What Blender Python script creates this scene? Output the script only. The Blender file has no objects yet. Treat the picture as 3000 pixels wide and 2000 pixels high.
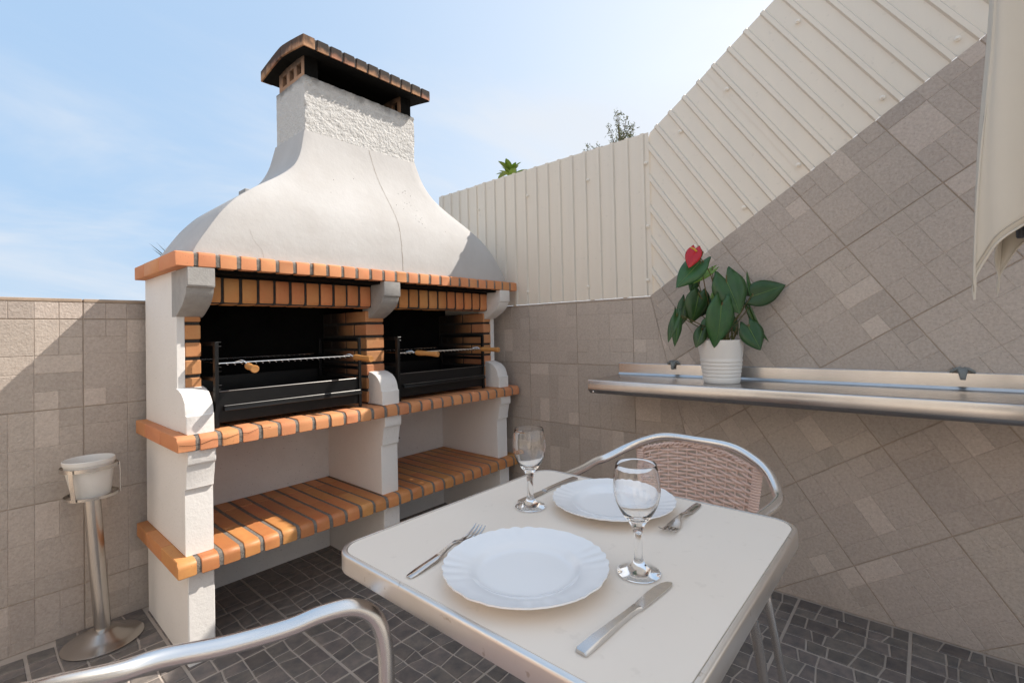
import bpy, bmesh, math, random
from mathutils import Vector, Matrix
random.seed(7)
D = bpy.data
sc = bpy.context.scene
col = sc.collection
R = math.radians

# ------------------------------------------------------------------ camera, sky, sun, exposure
YAW, PITCH, ROLL = 0.85591, -0.0171726, 0.0222750
def cam_axes():
    c, s = math.cos(YAW), math.sin(YAW)
    r = Vector((c, -s, 0)); f = Vector((s, c, 0)); d = Vector((0, 0, -1))
    f2 = f * math.cos(PITCH) + d * math.sin(PITCH); d2 = d * math.cos(PITCH) - f * math.sin(PITCH)
    r3 = r * math.cos(ROLL) + d2 * math.sin(ROLL); d3 = d2 * math.cos(ROLL) - r * math.sin(ROLL)
    return r3, d3, f2
cr, cd, cf = cam_axes()
cam = D.objects.new('camera', D.cameras.new('camera')); col.objects.link(cam)
cam.data.sensor_width = 36; cam.data.lens = 36 * 1400.19 / 3000
cam.data.shift_y = -(1000 - 946.97) / 3000
cam.data.clip_start = 0.02; cam.data.clip_end = 600
M = Matrix((( cr.x, -cd.x, -cf.x, 0), (cr.y, -cd.y, -cf.y, 0), (cr.z, -cd.z, -cf.z, 0), (0, 0, 0, 1)))
EYE = Vector((0, 0, 1.09))
cam.matrix_world = Matrix.Translation(EYE) @ M
sc.camera = cam

TO_SUN = Vector((1.65, -1.0, 2.03)).normalized()
elev = math.asin(TO_SUN.z); azi = math.atan2(TO_SUN.x, TO_SUN.y)
world = D.worlds.new('World'); sc.world = world; world.use_nodes = True
wn, wl = world.node_tree.nodes, world.node_tree.links
bg = wn['Background']; bg.inputs['Strength'].default_value = 0.15
sky = wn.new('ShaderNodeTexSky'); sky.sky_type = 'NISHITA'; sky.sun_disc = False
sky.sun_elevation = elev; sky.sun_rotation = azi; sky.air_density = 1.0; sky.dust_density = 1.0; sky.ozone_density = 1.6
tc = wn.new('ShaderNodeTexCoord'); sep = wn.new('ShaderNodeSeparateXYZ'); wl.new(tc.outputs['Generated'], sep.inputs[0])
zc = wn.new('ShaderNodeMath'); zc.operation = 'MAXIMUM'; zc.inputs[1].default_value = 0.0; wl.new(sep.outputs['Z'], zc.inputs[0])
za = wn.new('ShaderNodeMath'); za.operation = 'ADD'; za.inputs[1].default_value = 0.22; wl.new(zc.outputs[0], za.inputs[0])
dv = wn.new('ShaderNodeVectorMath'); dv.operation = 'DIVIDE'
cmb = wn.new('ShaderNodeCombineXYZ')
for k in range(3): wl.new(za.outputs[0], cmb.inputs[k])
wl.new(tc.outputs['Generated'], dv.inputs[0]); wl.new(cmb.outputs[0], dv.inputs[1])
mp = wn.new('ShaderNodeMapping'); mp.inputs['Rotation'].default_value = (0, 0, R(-32)); mp.inputs['Scale'].default_value = (0.5, 0.95, 1.0)
mp.inputs['Location'].default_value = (0.4, 0.1, 0)
wl.new(dv.outputs[0], mp.inputs[0])
cn = wn.new('ShaderNodeTexNoise'); cn.inputs['Scale'].default_value = 1.25; cn.inputs['Detail'].default_value = 7; cn.inputs['Roughness'].default_value = 0.58
cn.inputs['Distortion'].default_value = 0.5
wl.new(mp.outputs[0], cn.inputs['Vector'])
rmp = wn.new('ShaderNodeMapRange'); rmp.interpolation_type = 'SMOOTHSTEP'
rmp.inputs['From Min'].default_value = 0.36; rmp.inputs['From Max'].default_value = 0.76; rmp.inputs['To Min'].default_value = 0.0; rmp.inputs['To Max'].default_value = 0.85
wl.new(cn.outputs[0], rmp.inputs[0])
cmx = wn.new('ShaderNodeMix'); cmx.data_type = 'RGBA'
hz = wn.new('ShaderNodeMapRange'); hz.interpolation_type = 'SMOOTHSTEP'
hz.inputs['From Min'].default_value = 0.0; hz.inputs['From Max'].default_value = 0.75; hz.inputs['To Min'].default_value = 0.96; hz.inputs['To Max'].default_value = 0.88
wl.new(sep.outputs['Z'], hz.inputs[0])
hmx = wn.new('ShaderNodeMix'); hmx.data_type = 'RGBA'; wl.new(hz.outputs[0], hmx.inputs[0]); wl.new(sky.outputs[0], hmx.inputs[6]); 
# the veil whitens towards the sun's side of the sky, as in the photograph
sd_ = wn.new('ShaderNodeVectorMath'); sd_.operation = 'DOT_PRODUCT'; wl.new(tc.outputs['Generated'], sd_.inputs[0]); sd_.inputs[1].default_value = Vector((TO_SUN.x, TO_SUN.y, 0)).normalized()
sf = wn.new('ShaderNodeMapRange'); sf.inputs['From Min'].default_value = -0.6; sf.inputs['From Max'].default_value = 1.0; wl.new(sd_.outputs['Value'], sf.inputs[0])
sp = wn.new('ShaderNodeMath'); sp.operation = 'POWER'; sp.inputs[1].default_value = 2.2; wl.new(sf.outputs[0], sp.inputs[0])
vm = wn.new('ShaderNodeMix'); vm.data_type = 'RGBA'; wl.new(sp.outputs[0], vm.inputs[0]); vm.inputs[6].default_value = (1.02, 1.46, 2.02, 1); vm.inputs[7].default_value = (3.3, 3.05, 2.7, 1)
wl.new(vm.outputs[2], hmx.inputs[7])
wl.new(rmp.outputs[0], cmx.inputs[0]); wl.new(hmx.outputs[2], cmx.inputs[6]); cmx.inputs[7].default_value = (1.95, 2.05, 2.2, 1)
wl.new(cmx.outputs[2], bg.inputs['Color'])

sun = D.objects.new('sun', D.lights.new('sun', 'SUN')); col.objects.link(sun)
sun.data.energy = 2.0; sun.data.angle = R(0.5); sun.data.color = (1.0, 0.93, 0.84)
sun.rotation_euler = TO_SUN.to_track_quat('Z', 'Y').to_euler(); sun.location = (6, -4, 8)
vs = sc.view_settings; vs.view_transform = 'Standard'; vs.look = 'None'; vs.exposure = 1.50; vs.gamma = 1; vs.use_curve_mapping = False
sc.cycles.use_denoising = True
sc.cycles.max_bounces = 14; sc.cycles.diffuse_bounces = 6; sc.cycles.glossy_bounces = 6; sc.cycles.transmission_bounces = 12

# ------------------------------------------------------------------ materials
def material(name, base, rough=0.6, metal=0.0, var=0.0, vscale=8.0, bump=0.0, bscale=60.0, bdist=0.002, base2=None, speck=0.0, speck_scale=300, speck_col=(0.03, 0.025, 0.02),
             objvar=0.0, stretch=None, tint=False, spec=0.5, trans=0.0, ior=1.5, rvar=0.0, aniso=0.0, sheen=0.0):
    m = D.materials.new(name); m.use_nodes = True
    n, l = m.node_tree.nodes, m.node_tree.links
    p = n['Principled BSDF']
    p.inputs['Roughness'].default_value = rough; p.inputs['Metallic'].default_value = metal
    p.inputs['Specular IOR Level'].default_value = spec; p.inputs['IOR'].default_value = ior
    p.inputs['Transmission Weight'].default_value = trans
    g = n.new('ShaderNodeNewGeometry'); pos = g.outputs['Position']
    if stretch:
        mm = n.new('ShaderNodeMapping'); mm.inputs['Scale'].default_value = stretch; l.new(pos, mm.inputs[0]); pos2 = mm.outputs[0]
    else: pos2 = pos
    c = None
    base4 = (*base, 1); b2 = (*(base2 or tuple(x * 0.6 for x in base)), 1)
    mix = n.new('ShaderNodeMix'); mix.data_type = 'RGBA'; mix.inputs[6].default_value = base4; mix.inputs[7].default_value = b2
    if var > 0:
        t = n.new('ShaderNodeTexNoise'); t.inputs['Scale'].default_value = vscale; t.inputs['Detail'].default_value = 8; t.inputs['Roughness'].default_value = 0.65
        l.new(pos2, t.inputs['Vector'])
        r = n.new('ShaderNodeMapRange'); r.inputs['From Min'].default_value = 0.35; r.inputs['From Max'].default_value = 0.72; r.inputs['To Max'].default_value = var
        l.new(t.outputs[0], r.inputs[0]); l.new(r.outputs[0], mix.inputs[0])
    else: mix.inputs[0].default_value = 0
    c = mix.outputs[2]
    if objvar > 0:
        oi = n.new('ShaderNodeObjectInfo'); hs = n.new('ShaderNodeHueSaturation')
        r = n.new('ShaderNodeMapRange'); r.inputs['To Min'].default_value = 1 - objvar; r.inputs['To Max'].default_value = 1 + objvar * 0.7
        l.new(oi.outputs['Random'], r.inputs[0]); l.new(r.outputs[0], hs.inputs['Value'])
        ml = n.new('ShaderNodeMath'); ml.operation = 'MULTIPLY'; ml.inputs[1].default_value = 7.31; fr = n.new('ShaderNodeMath'); fr.operation = 'FRACT'
        l.new(oi.outputs['Random'], ml.inputs[0]); l.new(ml.outputs[0], fr.inputs[0])
        r2 = n.new('ShaderNodeMapRange'); r2.inputs['To Min'].default_value = 0.5 - objvar * 0.045; r2.inputs['To Max'].default_value = 0.5 + objvar * 0.06
        l.new(fr.outputs[0], r2.inputs[0]); l.new(r2.outputs[0], hs.inputs['Hue'])
        l.new(c, hs.inputs['Color']); c = hs.outputs[0]
    if tint:
        a = n.new('ShaderNodeVertexColor'); a.layer_name = 'tint'
        mt = n.new('ShaderNodeMix'); mt.data_type = 'RGBA'; mt.blend_type = 'MULTIPLY'; mt.inputs[0].default_value = 1
        l.new(c, mt.inputs[6]); l.new(a.outputs[0], mt.inputs[7]); c = mt.outputs[2]
    if speck > 0:
        t = n.new('ShaderNodeTexNoise'); t.inputs['Scale'].default_value = speck_scale; t.inputs['Detail'].default_value = 2
        l.new(pos, t.inputs['Vector'])
        r = n.new('ShaderNodeMapRange'); r.inputs['From Min'].default_value = 0.66; r.inputs['From Max'].default_value = 0.74; r.inputs['To Max'].default_value = speck
        l.new(t.outputs[0], r.inputs[0])
        ms = n.new('ShaderNodeMix'); ms.data_type = 'RGBA'; l.new(r.outputs[0], ms.inputs[0]); l.new(c, ms.inputs[6]); ms.inputs[7].default_value = (*speck_col, 1); c = ms.outputs[2]
    l.new(c, p.inputs['Base Color'])
    if rvar > 0:
        t = n.new('ShaderNodeTexNoise'); t.inputs['Scale'].default_value = vscale * 2.3; t.inputs['Detail'].default_value = 6; l.new(pos2, t.inputs['Vector'])
        r = n.new('ShaderNodeMapRange'); r.inputs['From Min'].default_value = 0.3; r.inputs['From Max'].default_value = 0.7; r.inputs['To Min'].default_value = rough - rvar; r.inputs['To Max'].default_value = rough + rvar
        l.new(t.outputs[0], r.inputs[0]); l.new(r.outputs[0], p.inputs['Roughness'])
    if bump > 0:
        t = n.new('ShaderNodeTexNoise'); t.inputs['Scale'].default_value = bscale; t.inputs['Detail'].default_value = 5; t.inputs['Roughness'].default_value = 0.6
        l.new(pos2, t.inputs['Vector'])
        b = n.new('ShaderNodeBump'); b.inputs['Strength'].default_value = bump; b.inputs['Distance'].default_value = bdist
        l.new(t.outputs[0], b.inputs['Height']); l.new(b.outputs[0], p.inputs['Normal'])
    m['out'] = 0
    del m['out']
    return m
def color_socket(m):
    p = m.node_tree.nodes['Principled BSDF']; return p.inputs['Base Color'].links[0].from_socket
def add_soot(m, z0, z1, wob=0.05, amt=0.95, colr=(0.012, 0.010, 0.009), scale=14, axis='Z', noise_amt=1.0):
    """soot stain: grows from z0 to z1 with a ragged edge"""
    n, l = m.node_tree.nodes, m.node_tree.links
    p = n['Principled BSDF']; c = color_socket(m)
    g = n.new('ShaderNodeNewGeometry'); s = n.new('ShaderNodeSeparateXYZ'); l.new(g.outputs['Position'], s.inputs[0])
    t = n.new('ShaderNodeTexNoise'); t.inputs['Scale'].default_value = scale; t.inputs['Detail'].default_value = 6; l.new(g.outputs['Position'], t.inputs['Vector'])
    a = n.new('ShaderNodeMath'); a.operation = 'MULTIPLY_ADD'; a.inputs[1].default_value = wob * 2; l.new(t.outputs[0], a.inputs[0]); l.new(s.outputs[axis], a.inputs[2])
    r = n.new('ShaderNodeMapRange'); r.interpolation_type = 'SMOOTHSTEP'
    r.inputs['From Min'].default_value = z0 + wob; r.inputs['From Max'].default_value = z1 + wob; r.inputs['To Max'].default_value = amt
    l.new(a.outputs[0], r.inputs[0])
    mx = n.new('ShaderNodeMix'); mx.data_type = 'RGBA'; l.new(r.outputs[0], mx.inputs[0]); l.new(c, mx.inputs[6]); mx.inputs[7].default_value = (*colr, 1)
    l.new(mx.outputs[2], p.inputs['Base Color'])
    return m

BR1, BR2 = (0.62, 0.245, 0.105), (0.655, 0.30, 0.135)
MT = {}
MT['brick'] = material('brick', BR1, 0.75, var=0.75, vscale=9, base2=BR2, bump=0.25, bscale=180, bdist=0.001, objvar=0.10, speck=0.5, speck_scale=260, speck_col=(0.25, 0.10, 0.05))
MT['brick_glaze'] = material('brick_glaze', (0.53, 0.195, 0.07), 0.5, var=1.0, vscale=9, base2=(0.61, 0.285, 0.10), bump=0.2, bscale=150, bdist=0.001, objvar=0.15, stretch=(1, 0.6, 1), speck=0.4, speck_scale=220, speck_col=(0.2, 0.08, 0.04))
MT['brick_fire'] = add_soot(material('brick_fire', (0.52, 0.20, 0.085), 0.8, var=0.85, vscale=7, base2=(0.55, 0.29, 0.13), bump=0.3, bscale=160, bdist=0.001, objvar=0.14, speck=0.5, speck_scale=240, speck_col=(0.15, 0.07, 0.04)), 2.06, 2.26, 0.08, 0.97, axis='Y', scale=9)
MT['brick_lintel'] = material('brick_lintel', (0.58, 0.205, 0.07), 0.75, var=0.95, vscale=8, base2=(0.62, 0.29, 0.11), bump=0.3, bscale=160, bdist=0.001, objvar=0.15, speck=0.5, speck_scale=240, speck_col=(0.12, 0.06, 0.04))
MT['brick_cap'] = add_soot(material('brick_cap', (0.50, 0.25, 0.14), 0.85, var=0.8, vscale=10, base2=(0.40, 0.20, 0.11), bump=0.4, bscale=140, bdist=0.0015, objvar=0.18, speck=0.6, speck_scale=200), 2.345, 2.405, 0.06, 0.85, scale=26)
MT['brick_cap_front'] = add_soot(material('brick_cap_front', (0.50, 0.24, 0.13), 0.85, var=0.8, vscale=10, base2=(0.36, 0.17, 0.09), bump=0.4, bscale=140, bdist=0.0015, objvar=0.2, speck=0.6, speck_scale=200), 2.343, 2.376, 0.022, 0.96, scale=30)
MT['hollow_brick'] = add_soot(material('hollow_brick', (0.48, 0.28, 0.17), 0.85, var=0.7, vscale=14, bump=0.4, bscale=120, bdist=0.0015), 2.28, 2.38, 0.04, 0.9, scale=20)
MT['mortar'] = material('mortar', (0.25, 0.225, 0.195), 0.95, var=0.9, vscale=70, base2=(0.11, 0.10, 0.088), bump=0.9, bscale=260, bdist=0.003, speck=0.8, speck_scale=420, speck_col=(0.42, 0.40, 0.36))
MT['mortar_dark'] = material('mortar_dark', (0.05, 0.045, 0.04), 0.95, var=0.8, vscale=50, base2=(0.02, 0.018, 0.016), bump=0.9, bscale=260, bdist=0.003)
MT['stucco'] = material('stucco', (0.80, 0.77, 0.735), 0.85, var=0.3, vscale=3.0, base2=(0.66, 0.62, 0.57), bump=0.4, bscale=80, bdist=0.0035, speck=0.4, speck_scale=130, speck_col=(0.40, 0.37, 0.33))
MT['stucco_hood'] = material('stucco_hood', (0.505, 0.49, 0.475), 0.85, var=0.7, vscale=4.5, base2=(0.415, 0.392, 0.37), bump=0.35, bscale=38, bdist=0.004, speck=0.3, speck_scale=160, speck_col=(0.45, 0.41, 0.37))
MT['stucco_back'] = material('stucco_panel', (0.72, 0.69, 0.655), 0.9, var=0.5, vscale=5, base2=(0.55, 0.51, 0.47), bump=0.35, bscale=110, bdist=0.0025, speck=0.6, speck_scale=110, speck_col=(0.2, 0.18, 0.16))  # greyer, more speckled plaster of the back panels
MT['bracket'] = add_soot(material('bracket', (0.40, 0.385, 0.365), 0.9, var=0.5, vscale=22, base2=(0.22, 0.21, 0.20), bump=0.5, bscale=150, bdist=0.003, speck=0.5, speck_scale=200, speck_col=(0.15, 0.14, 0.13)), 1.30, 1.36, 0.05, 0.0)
MT['roughcast'] = add_soot(material('roughcast', (0.66, 0.645, 0.62), 0.95, var=0.35, vscale=40, base2=(0.45, 0.43, 0.40), bump=1.0, bscale=75, bdist=0.013), 2.225, 2.275, 0.035, 0.75, colr=(0.10, 0.09, 0.08), scale=22)
MT['soot'] = material('soot', (0.005, 0.0048, 0.0045), 0.95, var=0.5, vscale=12, base2=(0.012, 0.011, 0.010), bump=0.5, bscale=90, bdist=0.002, spec=0.15)
MT['tile'] = material('stone_tile', (0.50, 0.428, 0.37), 0.6, var=0.9, vscale=110, base2=(0.38, 0.315, 0.268), bump=0.8, bscale=120, bdist=0.0035, tint=True, objvar=0.07, speck=0.75, speck_scale=300, speck_col=(0.16, 0.13, 0.11))
MT['grout'] = material('grout', (0.44, 0.36, 0.29), 0.95, var=0.6, vscale=20, base2=(0.30, 0.235, 0.18), bump=0.4, bscale=200, bdist=0.001)
MT['coping'] = material('coping', (0.42, 0.32, 0.24), 0.85, var=0.6, vscale=15, bump=0.4, bscale=120)
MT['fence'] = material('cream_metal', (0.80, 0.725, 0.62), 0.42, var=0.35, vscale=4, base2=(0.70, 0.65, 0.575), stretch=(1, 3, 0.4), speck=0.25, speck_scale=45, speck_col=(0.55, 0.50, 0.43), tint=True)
MT['screw'] = material('screw_cap', (0.86, 0.80, 0.71), 0.35)
MT['cobble'] = material('cobble', (0.225, 0.19, 0.165), 0.6, var=1.0, vscale=20, base2=(0.105, 0.098, 0.098), bump=0.6, bscale=110, bdist=0.0025, objvar=0.25, speck=0.6, speck_scale=250, speck_col=(0.06, 0.055, 0.05))
MT['floor_grout'] = material('floor_grout', (0.50, 0.43, 0.37), 0.95, var=0.6, vscale=14, base2=(0.36, 0.305, 0.255), bump=0.3, bscale=220, bdist=0.001)
MT['alu'] = material('aluminium', (0.80, 0.79, 0.775), 0.27, 1.0, var=0.2, vscale=40, base2=(0.70, 0.68, 0.66))
MT['rim'] = material('table_rim', (0.82, 0.80, 0.775), 0.34, 1.0, var=0.35, vscale=22, base2=(0.72, 0.68, 0.62), speck=0.5, speck_scale=70, speck_col=(0.40, 0.33, 0.24))
MT['steel'] = material('brushed_steel', (0.62, 0.60, 0.585), 0.26, 1.0, var=0.5, vscale=4, base2=(0.44, 0.42, 0.405), stretch=(1.5, 1.6, 1.5))
MT['cutlery'] = material('cutlery_steel', (0.62, 0.60, 0.585), 0.2, 1.0, var=0.2, vscale=40, rvar=0.06)
MT['post_steel'] = material('post_steel', (0.62, 0.59, 0.555), 0.26, 1.0, var=0.3, vscale=25, base2=(0.52, 0.48, 0.43))
MT['chrome'] = material('chrome_wire', (0.75, 0.75, 0.75), 0.18, 1.0)
MT['black'] = material('black_steel', (0.006, 0.006, 0.0065), 0.36, 0.0, var=0.3, vscale=30, base2=(0.011, 0.010, 0.0095), bump=0.08, bscale=200, bdist=0.0008, rvar=0.08, spec=0.35)
MT['edge_steel'] = material('worn_edge', (0.16, 0.155, 0.15), 0.3, 0.8)
MT['coal'] = material('ash', (0.02, 0.019, 0.018), 0.95, bump=0.8, bscale=70, bdist=0.01)
MT['wood'] = material('handle_wood', (0.56, 0.27, 0.085), 0.45, var=0.8, vscale=14, base2=(0.45, 0.19, 0.055), stretch=(5, 1, 5))
MT['laminate'] = material('laminate', (0.87, 0.765, 0.655), 0.50, var=0.3, vscale=7, base2=(0.83, 0.715, 0.60), bump=0.05, bscale=300, bdist=0.0005, speck=0.22, speck_scale=55, speck_col=(0.66, 0.56, 0.46))
MT['porcelain'] = material('porcelain', (0.87, 0.87, 0.875), 0.13)
MT['glass'] = material('clear_glass', (1, 1, 1), 0.0, trans=1.0, ior=1.48)
MT['wicker'] = material('wicker', (0.70, 0.535, 0.475), 0.55, var=0.55, vscale=60, base2=(0.55, 0.40, 0.35), bump=0.1, bscale=300, bdist=0.0005)
MT['leaf'] = material('leaf', (0.038, 0.105, 0.026), 0.36, var=0.8, vscale=25, base2=(0.022, 0.062, 0.018), objvar=0.3, bump=0.15, bscale=60, bdist=0.002)
MT['leaf_light'] = material('leaf_light', (0.17, 0.28, 0.035), 0.4, var=0.8, vscale=25, base2=(0.10, 0.19, 0.025), objvar=0.2)
MT['vein'] = material('vein', (0.16, 0.26, 0.06), 0.45)
MT['stem'] = material('stem', (0.10, 0.12, 0.03), 0.5, var=0.8, vscale=30, base2=(0.16, 0.05, 0.025))
MT['spathe'] = material('spathe', (0.50, 0.012, 0.020), 0.22, var=0.6, vscale=30, base2=(0.34, 0.006, 0.012), bump=0.3, bscale=70, bdist=0.002)
MT['spadix'] = material('spadix', (0.75, 0.50, 0.06), 0.6, bump=0.6, bscale=400, bdist=0.001)
MT['soil'] = material('soil', (0.05, 0.03, 0.02), 0.95, bump=1, bscale=120, bdist=0.005)
MT['pot'] = material('white_pot', (0.78, 0.75, 0.70), 0.45, var=0.2, vscale=6)
MT['ash_pot'] = material('ash_pot', (0.76, 0.735, 0.69), 0.45, var=0.3, vscale=25, base2=(0.62, 0.58, 0.52))
MT['sand'] = material('sand', (0.34, 0.26, 0.18), 0.95, var=0.9, vscale=60, base2=(0.12, 0.09, 0.06), bump=1, bscale=200, bdist=0.003)
MT['fabric'] = material('canvas', (0.60, 0.55, 0.47), 0.9, var=0.3, vscale=5, base2=(0.53, 0.48, 0.405), bump=0.25, bscale=500, bdist=0.0006)
MT['seam'] = material('seam', (0.42, 0.37, 0.30), 0.9)
MT['dark_plastic'] = material('dark_plastic', (0.045, 0.05, 0.065), 0.4)
MT['putty'] = material('putty', (0.20, 0.21, 0.20), 0.6, var=0.5, vscale=60)
MT['shrub'] = material('shrub', (0.15, 0.165, 0.08), 0.7, var=0.9, vscale=30, base2=(0.09, 0.105, 0.05))
MT['bark'] = material('bark', (0.12, 0.085, 0.06), 0.9, var=0.8, vscale=40)
MT['crack'] = material('crack', (0.30, 0.255, 0.215), 0.95)
MT['concrete'] = material('concrete', (0.42, 0.41, 0.40), 0.9, var=0.5, vscale=20, bump=0.3, bscale=80)
MT['ground'] = material('ground', (0.30, 0.25, 0.19), 0.95, var=0.7, vscale=1.5, bump=0.3, bscale=10)
MT['house'] = material('house_render', (0.80, 0.725, 0.635), 0.9, var=0.2, vscale=3, bump=0.2, bscale=60)
MT['pane'] = material('window_pane', (0.03, 0.035, 0.04), 0.05)
MT['plaster'] = material('wall_plaster', (0.62, 0.58, 0.52), 0.9, var=0.3, vscale=3, bump=0.2, bscale=60)

# ------------------------------------------------------------------ mesh helpers
class MB:
    def __init__(s): s.v = []; s.f = []; s.t = []
    def add(s, vs, fs, tint=1.0):
        o = len(s.v); s.v += [tuple(x) for x in vs]
        for f in fs: s.f.append(tuple(i + o for i in f)); s.t.append(tint)
    def quadbox(s, x0, x1, y0, y1, z0, z1, tint=1.0):
        v = [(x, y, z) for z in (z0, z1) for y in (y0, y1) for x in (x0, x1)]
        s.add(v, [(0, 2, 3, 1), (4, 5, 7, 6), (0, 1, 5, 4), (2, 6, 7, 3), (0, 4, 6, 2), (1, 3, 7, 5)], tint)
    def cbox(s, x0, x1, y0, y1, z0, z1, c=0.003, tint=1.0):
        """box with chamfered edges"""
        X, Y, Z = (x0, x1), (y0, y1), (z0, z1); ids = {}; v = []
        def sg(k): return 1 if k == 0 else -1
        for i in (0, 1):
            for j in (0, 1):
                for k in (0, 1):
                    for a in range(3):
                        p = [X[i], Y[j], Z[k]]
                        for b in range(3):
                            if b != a: p[b] += sg((i, j, k)[b]) * c
                        ids[i, j, k, a] = len(v); v.append(tuple(p))
        f = []
        for a in range(3):
            b, d = (a + 1) % 3, (a + 2) % 3
            for e in (0, 1):
                q = []
                for (m, n) in ((0, 0), (1, 0), (1, 1), (0, 1)):
                    t = [0, 0, 0]; t[a] = e; t[b] = m; t[d] = n; q.append(ids[(*t, a)])
                f.append(tuple(q if e else q[::-1]))
            for m in (0, 1):
                for n in (0, 1):
                    t0 = [0, 0, 0]; t0[b] = m; t0[d] = n; t1 = list(t0); t1[a] = 1
                    q = [ids[(*t0, b)], ids[(*t1, b)], ids[(*t1, d)], ids[(*t0, d)]]
                    f.append(tuple(q if (m + n) % 2 == 0 else q[::-1]))
        for i in (0, 1):
            for j in (0, 1):
                for k in (0, 1):
                    q = [ids[i, j, k, 0], ids[i, j, k, 1], ids[i, j, k, 2]]
                    f.append(tuple(q if (i + j + k) % 2 else q[::-1]))
        s.add(v, f, tint)
    def loft(s, loops, cap=True, closed=True, tint=1.0):
        n = len(loops[0]); v = [p for lp in loops for p in lp]; f = []
        for a in range(len(loops) - 1):
            for b in range(n if closed else n - 1):
                c = (b + 1) % n; f.append((a * n + b, a * n + c, (a + 1) * n + c, (a + 1) * n + b))
        if cap and closed:
            f.append(tuple(range(n))[::-1]); o = (len(loops) - 1) * n; f.append(tuple(o + i for i in range(n)))
        s.add(v, f, tint)
    def prism_x(s, prof, x0, x1, c=0.0):
        """(y,z) outline extruded along X, ends eased by c"""
        if c > 0:
            cy = sum(p[0] for p in prof) / len(prof); cz = sum(p[1] for p in prof) / len(prof)
            h = max(max(abs(p[0] - cy) for p in prof), 1e-6); w = max(max(abs(p[1] - cz) for p in prof), 1e-6)
            ins = [(cy + (y - cy) * (1 - c / h), cz + (z - cz) * (1 - c / w)) for y, z in prof]
            s.loft([[(x0, y, z) for y, z in ins], [(x0 + c, y, z) for y, z in prof], [(x1 - c, y, z) for y, z in prof], [(x1, y, z) for y, z in ins]])
        else: s.loft([[(x0, y, z) for y, z in prof], [(x1, y, z) for y, z in prof]])
    def lathe(s, prof, n=32, cx=0, cy=0, close=False):
        loops = []
        for r, z in prof: loops.append([(cx + r * math.cos(2 * math.pi * k / n), cy + r * math.sin(2 * math.pi * k / n), z) for k in range(n)])
        if close: loops.append(loops[0])
        s.loft(loops, cap=not close)
    def tube(s, pts, rad, n=10, cap=True):
        pts = [Vector(p) for p in pts]; loops = []
        t = (pts[1] - pts[0]).normalized(); up = Vector((0, 0, 1)) if abs(t.z) < 0.9 else Vector((1, 0, 0))
        a = t.cross(up).normalized()
        for i, p in enumerate(pts):
            t = ((pts[min(i + 1, len(pts) - 1)]) - pts[max(i - 1, 0)]).normalized()
            a = (a - t * a.dot(t)).normalized(); b = t.cross(a)
            r = rad[i] if isinstance(rad, (list, tuple)) else rad
            loops.append([p + a * r * math.cos(2 * math.pi * k / n) + b * r * math.sin(2 * math.pi * k / n) for k in range(n)])
        s.loft(loops, cap)
    def mesh(s, name, smooth=None, tint=False):
        me = D.meshes.new(name); me.from_pydata(s.v, [], s.f)
        if tint:
            at = me.color_attributes.new('tint', 'FLOAT_COLOR', 'CORNER'); i = 0
            for pl, tv in zip(me.polygons, s.t):
                for _ in pl.vertices: at.data[i].color = (tv, tv, tv, 1); i += 1
        if smooth is not None:
            me.shade_smooth(); me.set_sharp_from_angle(angle=R(smooth))
        me.update(); return me

def spline(pts, k=6):
    """Catmull-Rom through pts"""
    P = [Vector(p) for p in pts]; P = [P[0] * 2 - P[1]] + P + [P[-1] * 2 - P[-2]]; out = []
    for i in range(1, len(P) - 2):
        for j in range(k):
            t = j / k; a, b, c, d = P[i - 1], P[i], P[i + 1], P[i + 2]
            out.append(0.5 * ((2 * b) + (c - a) * t + (2 * a - 5 * b + 4 * c - d) * t * t + (3 * b - a - 3 * c + d) * t ** 3))
    out.append(P[-2]); return out

WL = {}
def thing(name, label, cat, loc=(0, 0, 0), rotz=0, group=None):
    o = D.objects.new(name, None); col.objects.link(o); o.location = loc; o.rotation_euler = (0, 0, rotz); o.empty_display_size = 0.05
    o['label'] = label; o['category'] = cat
    if group: o['group'] = group
    WL[o] = Vector(loc); return o
def obj(name, mb, mat, parent=None, smooth=30, loc=None, tint=False, world_co=True, label=None, kind=None):
    """one mesh object; world_co: the vertices are world coordinates (parents carry no rotation then)"""
    me = mb if isinstance(mb, bpy.types.Mesh) else mb.mesh(name, smooth, tint)
    o = D.objects.new(name, me); col.objects.link(o)
    if not me.materials: me.materials.append(MT[mat] if isinstance(mat, str) else mat)
    base = Vector((0, 0, 0))
    if parent:
        o.parent = parent
        if world_co: base = -WL.get(parent, Vector((0, 0, 0)))
    o.location = base + (Vector(loc) if loc else Vector((0, 0, 0)))
    WL[o] = WL.get(parent, Vector((0, 0, 0))) + o.location if parent else o.location.copy()
    if label: o['label'] = label
    if kind: o['kind'] = kind
    return o
def tag(o, label, cat, group=None):
    o['label'] = label; o['category'] = cat
    if group: o['group'] = group
    return o
def dup(root, loc, rotz, label, group=None):
    r = root.copy(); col.objects.link(r); r.location = loc; r.rotation_euler = (0, 0, rotz); r['label'] = label
    if group: r['group'] = group
    for ch in list(root.children):
        c = ch.copy(); col.objects.link(c); c.parent = r
        for g in ch.children:
            d = g.copy(); col.objects.link(d); d.parent = c
    return r

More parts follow.
